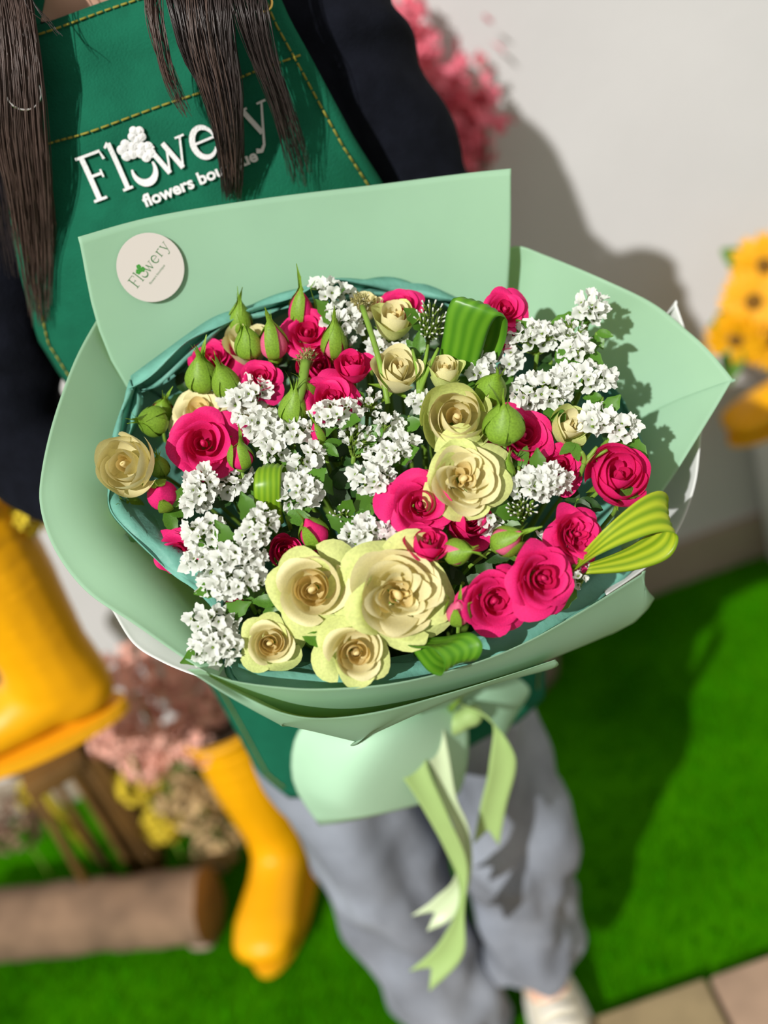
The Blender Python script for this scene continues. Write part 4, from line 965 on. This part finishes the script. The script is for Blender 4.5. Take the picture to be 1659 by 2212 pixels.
hair_lock([(60, 64, -100, .96), (66, 70, 0, .93), (110, 114, 60, .925), (150, 154, 100, .922)], 4, 'hair', 8)
# crown hair around the head
hm = blob('hair_cap', [[((HC.x, HC.y+.025, HC.z+.045), (.090, .098, .092)), ((HC.x, HC.y+.035, HC.z+.03), (.090, .095, .095))], [((HC.x-.07, HC.y+.02, HC.z), (.03, .05, .05)), ((HC.x-.085, HC.y+.0, HC.z-.16), (.028, .035, .05))], [((HC.x+.07, HC.y+.02, HC.z), (.03, .05, .05)), ((HC.x+.09, HC.y-.0, HC.z-.16), (.028, .035, .05))]], 'hair', .008, 5, 6)
obj('hair_cap', hm, person, world=True)
ring(atY(50, 200, .914), .0125, .0012, V((.25, -1, .3)), 'silver', 'earring', person)['label'] = 'silver hoop against the hair'

# ================================================================== BACKGROUND THINGS
def boot(loc, yaw, s, label, plants=None, tilt=0.0):
    M = Matrix.Translation(loc) @ Matrix.Rotation(yaw, 4, 'Z') @ Matrix.Rotation(tilt, 4, 'X') @ Matrix.Scale(s, 4)
    b = thing('rubber_boot', label, 'boot', M, 'yellow rubber boot planters')
    me = blob('boot_body', [[((0, 0, .37), (.068, .072, .012)), ((0, 0, .25), (.066, .070, .03)), ((0, .0, .13), (.054, .062, .03)), ((0, -.005, .075), (.050, .072, .05)), ((0, -.07, .058), (.050, .06, .042)), ((0, -.15, .05), (.058, .05, .036)), ((0, -.185, .046), (.052, .034, .030))],
                            [((0, .02, .06), (.044, .046, .045)), ((0, .0, .06), (.046, .05, .045))]], 'boot', .006, 5, 8)
    obj('boot_body', me, b)
    ring_path = [V((.069*math.cos(a), .073*math.sin(a), .375)) for a in [2*PI*k/28 for k in range(29)]]
    obj('rim', mesh('rim', *tube(ring_path, [.006]*29, 6), 'boot_sole'), b)
    obj('soil_and_hollow', mesh('soil_and_hollow', [V((.066*math.cos(2*PI*k/24), .07*math.sin(2*PI*k/24), .385)) for k in range(24)], [tuple(range(24))], 'soil_and_hollow', False), b)  # dark soil disc, also standing in for the shaded hollow of the boot
    ol = []
    for k in range(32):
        a = 2*PI*k/32; x = .050*math.cos(a)*(1.0-.10*math.sin(a)); y = -.075+.142*math.sin(a); ol.append((x, y))
    sv = [V((p, q, 0)) for p, q in ol]+[V((p, q, .018)) for p, q in ol]
    obj('sole', mesh('sole', sv, [tuple(range(31, -1, -1)), tuple(range(32, 64))]+[(k, (k+1) % 32, (k+1) % 32+32, k+32) for k in range(32)], 'boot_sole', False), b)
    return M
def puff(loc, R, m, label, cat, nm, group, nfl=110, seed=0, fr=.010, stem=.1):
    """rounded head of many tiny blossoms on a stem"""
    rr = random.Random(seed); t = thing(nm, label, cat, Matrix.Translation(loc), group); mb = MB(); Rv = R if isinstance(R, tuple) else (R, R, R*.85)
    for k in range(nfl):
        d = V((rr.gauss(0, 1), rr.gauss(0, 1), rr.gauss(0, 1))).normalized(); q = rr.uniform(.6, 1)
        c = V((d.x*Rv[0]*q, d.y*Rv[1]*q, d.z*Rv[2]*q)); s = fr*rr.uniform(.6, 1.3)
        x = d.orthogonal().normalized(); y = d.cross(x); vv = [c+d*s*.1]; n = 5
        for i in range(n*2):
            a = PI*i/n; rad = s*(1.0 if i % 2 == 0 else .55); vv.append(c+x*rad*math.cos(a)+y*rad*math.sin(a)+d*s*.45)
        mb.add((vv, [(0, 1+i, 1+(i+1) % (2*n)) for i in range(2*n)]))
    o = obj('blossoms', mb.mesh('blossoms', m, False), t); o['kind'] = 'stuff'
    obj('stem', mesh('stem', *tube([V((0, 0, -Rv[2]*.2)), V((.004, 0, -stem*.5)), V((0, 0, -stem))], [.003]*3, 5), 'stem'), t)
# boot with pink flowers, standing on the lawn
B2 = (atZ(520, 2060)+atZ(665, 1880))/2; B2 = V((-.365, 1.46, .012))
boot(B2, math.radians(-20), 1.0, 'yellow rubber boot standing on the lawn with pink filler flowers in it')
pg = 'pink filler flowers'
for i, (x, y, Y, R, lab) in enumerate([(270, 1470, 1.42, .062, 'dusty pink flower head nearest the big boot'), (370, 1440, 1.44, .060, 'dusty pink flower head highest of the pink group'), (440, 1500, 1.45, .058, 'dusty pink flower head beside the apron'), (330, 1550, 1.44, .060, 'dusty pink flower head in the middle of the pink group'), (250, 1590, 1.46, .045, 'small dusty pink flower head low on the left'), (430, 1590, 1.45, .052, 'dusty pink flower head at the mouth of the standing boot'), (320, 1640, 1.50, .045, 'dusty pink flower head lowest of the pink group')]):
    puff(atY(x, y, Y), R, 'pink_filler', lab, 'flower', 'filler_flower', pg, 150, i, .011, .10)
# boot raised on the arm of a wooden post
BT = atY(140, 1490, 1.20)
boot(BT+V((0, 0, -.06)), math.radians(-86), .95, 'large yellow rubber boot raised on a wooden post at the left')
szt = BT.z-.062
PB = V((-.655, 1.62, 0))
st = thing('wooden_stand', 'dark wooden post with a side arm carrying the raised yellow boot', 'stand', Matrix.Translation(PB))
obj('post', baked('post', *box((-.034, -.03, 0), (.034, .03, szt-.02)), 'plank', [('BEVEL', dict(width=.004, segments=2))]), st)
dv = V((BT.x-.06-PB.x, BT.y-PB.y, 0)); L_ = dv.length
am = baked('arm', *box((-.05, -.04, szt-.024), (L_+.08, .04, szt)), 'plank', [('BEVEL', dict(width=.004, segments=2))])
obj('arm', am, st, Matrix.Rotation(math.atan2(dv.y, dv.x), 4, 'Z'))
for i, (x, y, Y, R, m, lab) in enumerate([(20, 1000, 1.20, .035, 'yellow_filler', 'mustard yellow flower head at the mouth of the raised boot'), (75, 1060, 1.21, .034, 'tan_filler', 'tan dried flower head at the mouth of the raised boot'), (10, 1080, 1.22, .036, 'tan_filler', 'tan dried flower head cut by the left picture edge'), (40, 1120, 1.20, .030, 'yellow_filler', 'small mustard flower head low on the raised boot')]):
    puff(atY(x, y, Y), R, m, lab, 'flower', 'filler_flower', 'dried flowers in the raised boot', 90, 30+i, .009, .06)
# dried flowers, logs and sticks on the lawn
for i, (x, y, Y, R, m, lab) in enumerate([(300, 1690, 1.58, .045, 'yellow_filler', 'mustard dried flower clump right of the wooden post'), (385, 1715, 1.57, .05, 'tan_filler', 'tan dried flower clump below the pink flowers'), (430, 1740, 1.56, .055, 'tan_filler', 'tan dried flower clump left of the standing boot'), (350, 1780, 1.56, .04, 'yellow_filler', 'low mustard dried flower clump over the short log'), (470, 1830, 1.56, .05, 'tan_filler', 'brownish dried clump on the grass by the boot'), (70, 1715, 1.66, .028, 'yellow_filler', 'bright yellow-green blossom under the toe of the raised boot'), (30, 1780, 1.62, .06, 'twig', 'dark dry twigs clump behind the log')]):
    puff(atY(x, y, Y), R, m, lab, 'dried flowers' if m != 'twig' else 'twigs', 'dried_flower_clump', 'dried flower clumps on the lawn', 120, 60+i, .011, max(.05, atY(x, y, Y).z-.005))
def log(p, q, r, label, endm, nm='log', bark='bark'):
    t = thing(nm, label, 'log', Matrix.Translation((p+q)/2)); n = 26; nu = 26; ax_ = (q-p).normalized(); x = ax_.cross(V((0, 0, 1))).normalized(); y = x.cross(ax_); vs_ = []
    for j in range(n):
        c = p.lerp(q, j/(n-1))
        for i in range(nu):
            a = 2*PI*i/nu; rr_ = r*(1+.10*noise.noise(V((math.cos(a)*1.5, math.sin(a)*1.5, j*.35)))+.05*noise.noise(V((a*6, j*.6, 3)))); vs_.append(c+x*rr_*math.cos(a)+y*rr_*math.sin(a))
    obj('bark', mesh('bark', vs_, grid_faces(nu, n, True), bark), t, world=True)
    for e in (0, n-1):
        ring_ = vs_[e*nu:(e+1)*nu]; obj('cut_end', mesh('cut_end', ring_, [tuple(range(nu)) if e else tuple(range(nu-1, -1, -1))], endm, False), t, world=True)
log(V((-1.05, 1.565, .068)), V((-.515, 1.405, .062)), .064, 'thick brown log lying across the lawn at the lower left', 'wood_cut')
log(atZ(310, 1850, .03)+V((0, .10, 0)), atZ(480, 1790, .05)+V((0, .10, 0)), .036, 'short yellowish log between the brown log and the standing boot', 'wood_yellow', 'log', 'wood_yellow')
tag(obj('stick', mesh('stick', *tube([atY(75, 1690, 1.62), atY(140, 1770, 1.65), atZ(212, 1850, 0.01)], [.010, .011, .011], 8), 'stick')), 'yellow cane leaning beside the stand leg', 'stick')
sm = blob('pebble', [[(V((-.553, 1.38, .014)), (.022, .018, .014)), (V((-.540, 1.372, .013)), (.018, .014, .012))]], 'stone', .004, 4, 3)
tag(obj('pebble', sm), 'small brown stone on the lawn right of the log', 'stone')
# white flower pot behind the big boot
wp = thing('flower_pot', 'white flower pot half hidden behind the raised boot', 'pot', Matrix.Translation(atY(10, 1500, 1.55)))
prof = [(.05, -.11), (.07, -.02), (.085, .07), (.092, .10), (.084, .10), (.06, .04)]
vs_ = [V((r*math.cos(2*PI*i/24), r*math.sin(2*PI*i/24), z)) for r, z in prof for i in range(24)]
obj('pot_body', mesh('pot_body', vs_, grid_faces(24, 6, True)+[tuple(range(23, -1, -1))], 'paper_white'), wp)
zb = atY(10, 1500, 1.55).z-.11
ps = thing('pot_stand', 'slim stand under the white flower pot', 'stand', Matrix.Translation((atY(10, 1500, 1.55).x, 1.55, 0)))
obj('top', mesh('top', *tube([V((0, 0, zb-.012)), V((0, 0, zb))], [.07, .07], 20), 'plank'), ps)
for k in range(3):
    a = 2*PI*k/3; obj('leg', mesh('leg', *tube([V((.05*math.cos(a), .05*math.sin(a), zb-.01)), V((.07*math.cos(a), .07*math.sin(a), 0))], [.008, .008], 6), 'plank'), ps)
# pink blossom branch by the wall
def blossom_tree():
    t = thing('blossom_branch', 'tall pink artificial blossom branches in a pot by the wall behind the arm', 'flowers', Matrix.Translation((.16, 1.77, 0)))
    rr = random.Random(5)
    prof = [(.07, 0), (.09, .10), (.105, .22), (.098, .22), (.08, .14)]
    vs_ = [V((r*math.cos(2*PI*i/24), r*math.sin(2*PI*i/24), z)) for r, z in prof for i in range(24)]
    obj('pot', mesh('pot', vs_, grid_faces(24, 5, True)+[tuple(range(23, -1, -1))], 'stone'), t)
    tips = [(900, 70, 1.72), (905, 130, 1.70), (930, 190, 1.72), (960, 160, 1.74), (985, 215, 1.74), (1030, 210, 1.75), (1045, 245, 1.74), (960, 250, 1.70), (990, 290, 1.72), (1005, 330, 1.70), (930, 120, 1.74), (1040, 120, 1.78), (880, 30, 1.72), (860, 110, 1.74), (900, 230, 1.74), (970, 340, 1.73), (930, 300, 1.74), (1010, 260, 1.73), (880, 300, 1.72), (1000, 400, 1.72), (940, 420, 1.72), (840, 200, 1.72), (1030, 340, 1.73)]
    for i, (x, y, Y) in enumerate(tips):
        e = atY(x, y, Y+.075)-V((.16, 1.77, 0)); path = [cr([V((0, 0, .15)), V((e.x*.3, e.y*.3, .55)), V((e.x*.8, e.y*.8, e.z*.82)), e], k/9) for k in range(10)]
        br = obj('branch', mesh('branch', *tube(path, [.006-.0004*k for k in range(10)], 5), 'twig'), t); mb = MB()
        for k in range(16 if i != 11 else 4):
            c = e+V((rr.gauss(0, .020), rr.gauss(0, .016), rr.gauss(0, .024))); d = V((rr.gauss(0, 1), rr.gauss(-.6, 1), rr.gauss(.2, 1))).normalized(); xx = d.orthogonal().normalized(); yy = d.cross(xx); s = rr.uniform(.011, .019)
            for q in range(5):
                a = 2*PI*q/5; u_ = xx*math.cos(a)+yy*math.sin(a); v_ = d.cross(u_)
                mb.add(([c, c+u_*s*.6+v_*s*.42+d*s*.3, c+u_*s*1.1+d*s*.35, c+u_*s*.6-v_*s*.42+d*s*.3], [(0, 1, 2, 3)]))
        o = obj('blossoms', mb.mesh('blossoms', 'pink_blossom', False), br); o['kind'] = 'stuff'
blossom_tree()
# sunflowers in a boot planter on the wall side
SB = atY(1690, 870, 1.74)
boot(V((SB.x+.06, SB.y, SB.z-.03)), math.radians(-80), .85, 'yellow rubber boot planter with sunflowers, cut by the right picture edge')
ws = thing('plinth', 'white plinth under the sunflower boot at the right edge', 'plinth', Matrix.Translation((SB.x+.10, SB.y+.02, 0)))
obj('block', baked('block', *box((-.12, -.10, 0), (.14, .10, SB.z-.032)), 'paper_white', [('BEVEL', dict(width=.006, segments=2))]), ws)
SPET = None
def sunflower(x, y, Y, R, n, label, seed):
    global SPET
    p = atY(x, y, Y); t = thing('sunflower', label, 'sunflower', frame(p, n, seed, R), 'sunflowers in the boot planter')
    if SPET is None:
        vs_ = []
        for j in range(7):
            q = j/6; wd = .17*math.sin(PI*(.12+.86*q))
            for i in range(3): vs_.append(V((.26+.80*q, (i-1)*wd, .10*q-.14*q*q+.03*abs(i-1))))
        SPET = mesh('petal', vs_, grid_faces(3, 7), 'sun_petal')
    for k in range(22): obj('petal', SPET, t, Matrix.Rotation(2*PI*k/22+.06*math.sin(k*3), 4, 'Z') @ Matrix.Rotation(.12*math.sin(k*5)+(.10 if k % 2 else -.10), 4, 'Y'))
    obj('disc', MB().add(sphere((0, 0, 0), (.26, .26, .12), 18, 9)).mesh('disc', 'sun_disc'), t)
    e = V((SB.x+.075, SB.y, SB.z+.26)); path = [cr([p-n*R*.1, p-n*R*.8-V((0, 0, .01)), e], k/7) for k in range(8)]
    obj('stem', mesh('stem', *tube(path, [.005]*8, 6), 'stem'), t, world=True)
    for k in range(2):
        q = path[2+k*2]; obj('leaf', LFG[k], t, PM[t.name].inverted() @ frame(q, V((-.4+.5*k, -.6, .5)), 1.5+k+seed, .075))
sunflower(1650, 575, 1.66, .055, V((-.2, -1, .35)), 'highest sunflower with dark centre at the right edge', 1)
sunflower(1628, 652, 1.64, .056, V((-.35, -1, .45)), 'middle sunflower of the right-edge group', 2)
sunflower(1590, 735, 1.63, .052, V((-.6, -.7, -.1)), 'lowest sunflower drooping to the left', 3)
sunflower(1668, 735, 1.63, .05, V((.1, -.9, .3)), 'sunflower cut by the right picture edge', 4)

for o in LINK: COL.objects.link(o)
